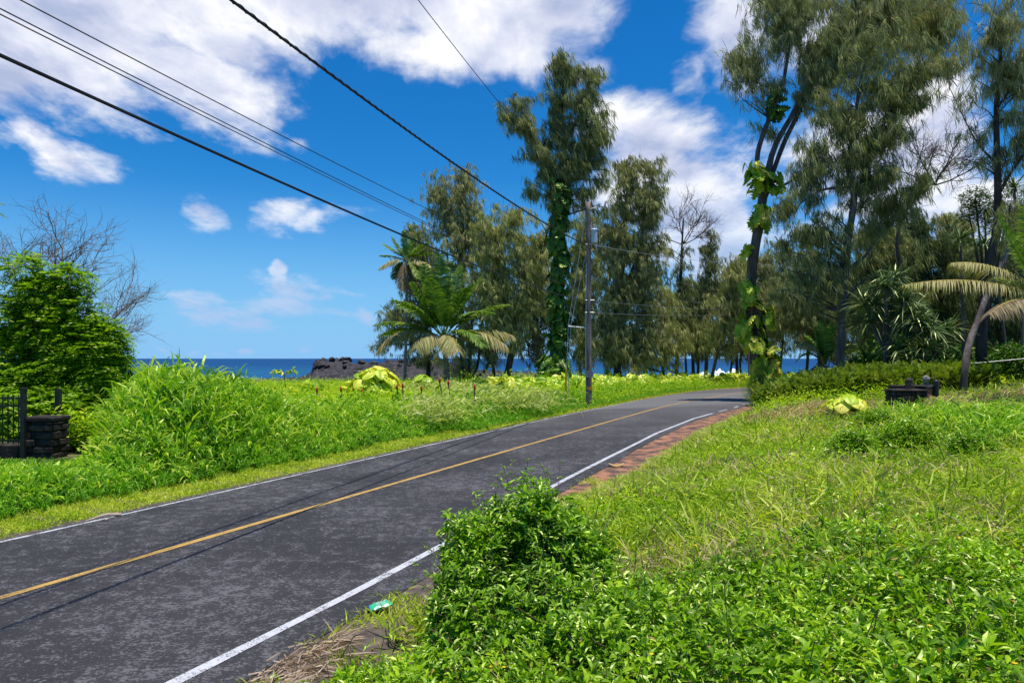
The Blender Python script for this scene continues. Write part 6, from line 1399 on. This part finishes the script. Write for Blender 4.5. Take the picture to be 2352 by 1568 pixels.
for x, y, lab in gi:
    Y_ = 25.+rng.uniform(-1, 1); t_ = W(x, y-22, Y_); b = t_.copy(); b[2] = float(gz(b[0], b[1])); b[0] += rng.uniform(-.2, .2)
    root = thing('ginger_stalk', b, lab, 'ginger plant', 'red ginger plants'); sb, lb, rb = MB(), MB(), MB()
    tubes(sb, smooth_path([(*b, ), (*((b+t_)/2+[.05, 0, 0]), ), (*t_, )], 8)[None], .022, 5)
    n_ = 12; P = b+(t_-b)*rnd(n_, .35, .95)[:, None]; D = sphere_dirs(n_); D[:, 2] = -.5; X, Dn, Z = frames(D, roll=.4); stamp(lb, LEAF, LEAFF, P, X, Dn, Z, .30*rnd(n_, .7, 1.2))
    tubes(rb, np.array([[t_-[0, 0, .02], t_+[0, 0, .06], t_+[0, 0, .13], t_+[0, 0, .17]]]), np.array([[.03, .045, .035, .008]]), 8)
    sb.build('stem', stalk_m, root); lb.build('leaves', [litter_m, wl_b][int(rng.random() < .7)], root); rb.build('flower_cone', red_m, root)
# ironwood seedlings at the foot of the leaning tree
def seedling(label, x, yb, yt, Y, wpx):
    b = W(x, yb, Y); b[2] = float(gz(b[0], b[1])); t_ = W(x, yt, Y); root = thing('seedling', b, label, 'seedling', 'ironwood seedlings by the leaning tree')
    sb, lb = MB(), MB(); tubes(sb, smooth_path([(*b, ), (*((b+t_)/2), ), (*t_, )], 8)[None], np.linspace(.03, .01, 8)[None], 5)
    n_ = 900; f = rng.uniform(.12, 1, n_); P = b+(t_-b)*f[:, None]+rng.normal(size=(n_, 3))*(wpx/F*Y*.38*(1.1-.7*f))[:, None]*[1, 1, .3]
    D = (P-(b+(t_-b)*f[:, None]))*1.5+[0, 0, .5]+rng.normal(size=P.shape)*.25; blades(lb, P, D, rnd(n_, .18, .38), .012, .2)
    sb.build('trunk', bark_d, root); lb.build('crown', leaf_mat('seedling_needles', [(.05, .14, .02), (.12, .25, .03), (.2, .32, .05)], trans=.4), root)
seedling('small feathery ironwood seedling at the road edge, shorter one', 1728, 925, 868, 33, 26)
seedling('feathery ironwood seedling against the foot of the leaning trunk', 1752, 922, 838, 33, 34)
# lone strap-leaved plants by the pole
mb = MB(); c = W(1325, 880, 40); c[2] = float(gz(c[0], c[1]))+.4
th = rnd(16, 0, 6.28); blades(mb, np.repeat(c[None], 16, 0), np.stack([np.cos(th)*.5, np.sin(th)*.5, rnd(16, .7, 1.3)], 1), rnd(16, .8, 1.3), .07, .35, seg=3)
tag(mb.build('strap_leaved_plant', gr_tall), 'young strap-leaved palm seedling between guy wire and pole', 'plant')
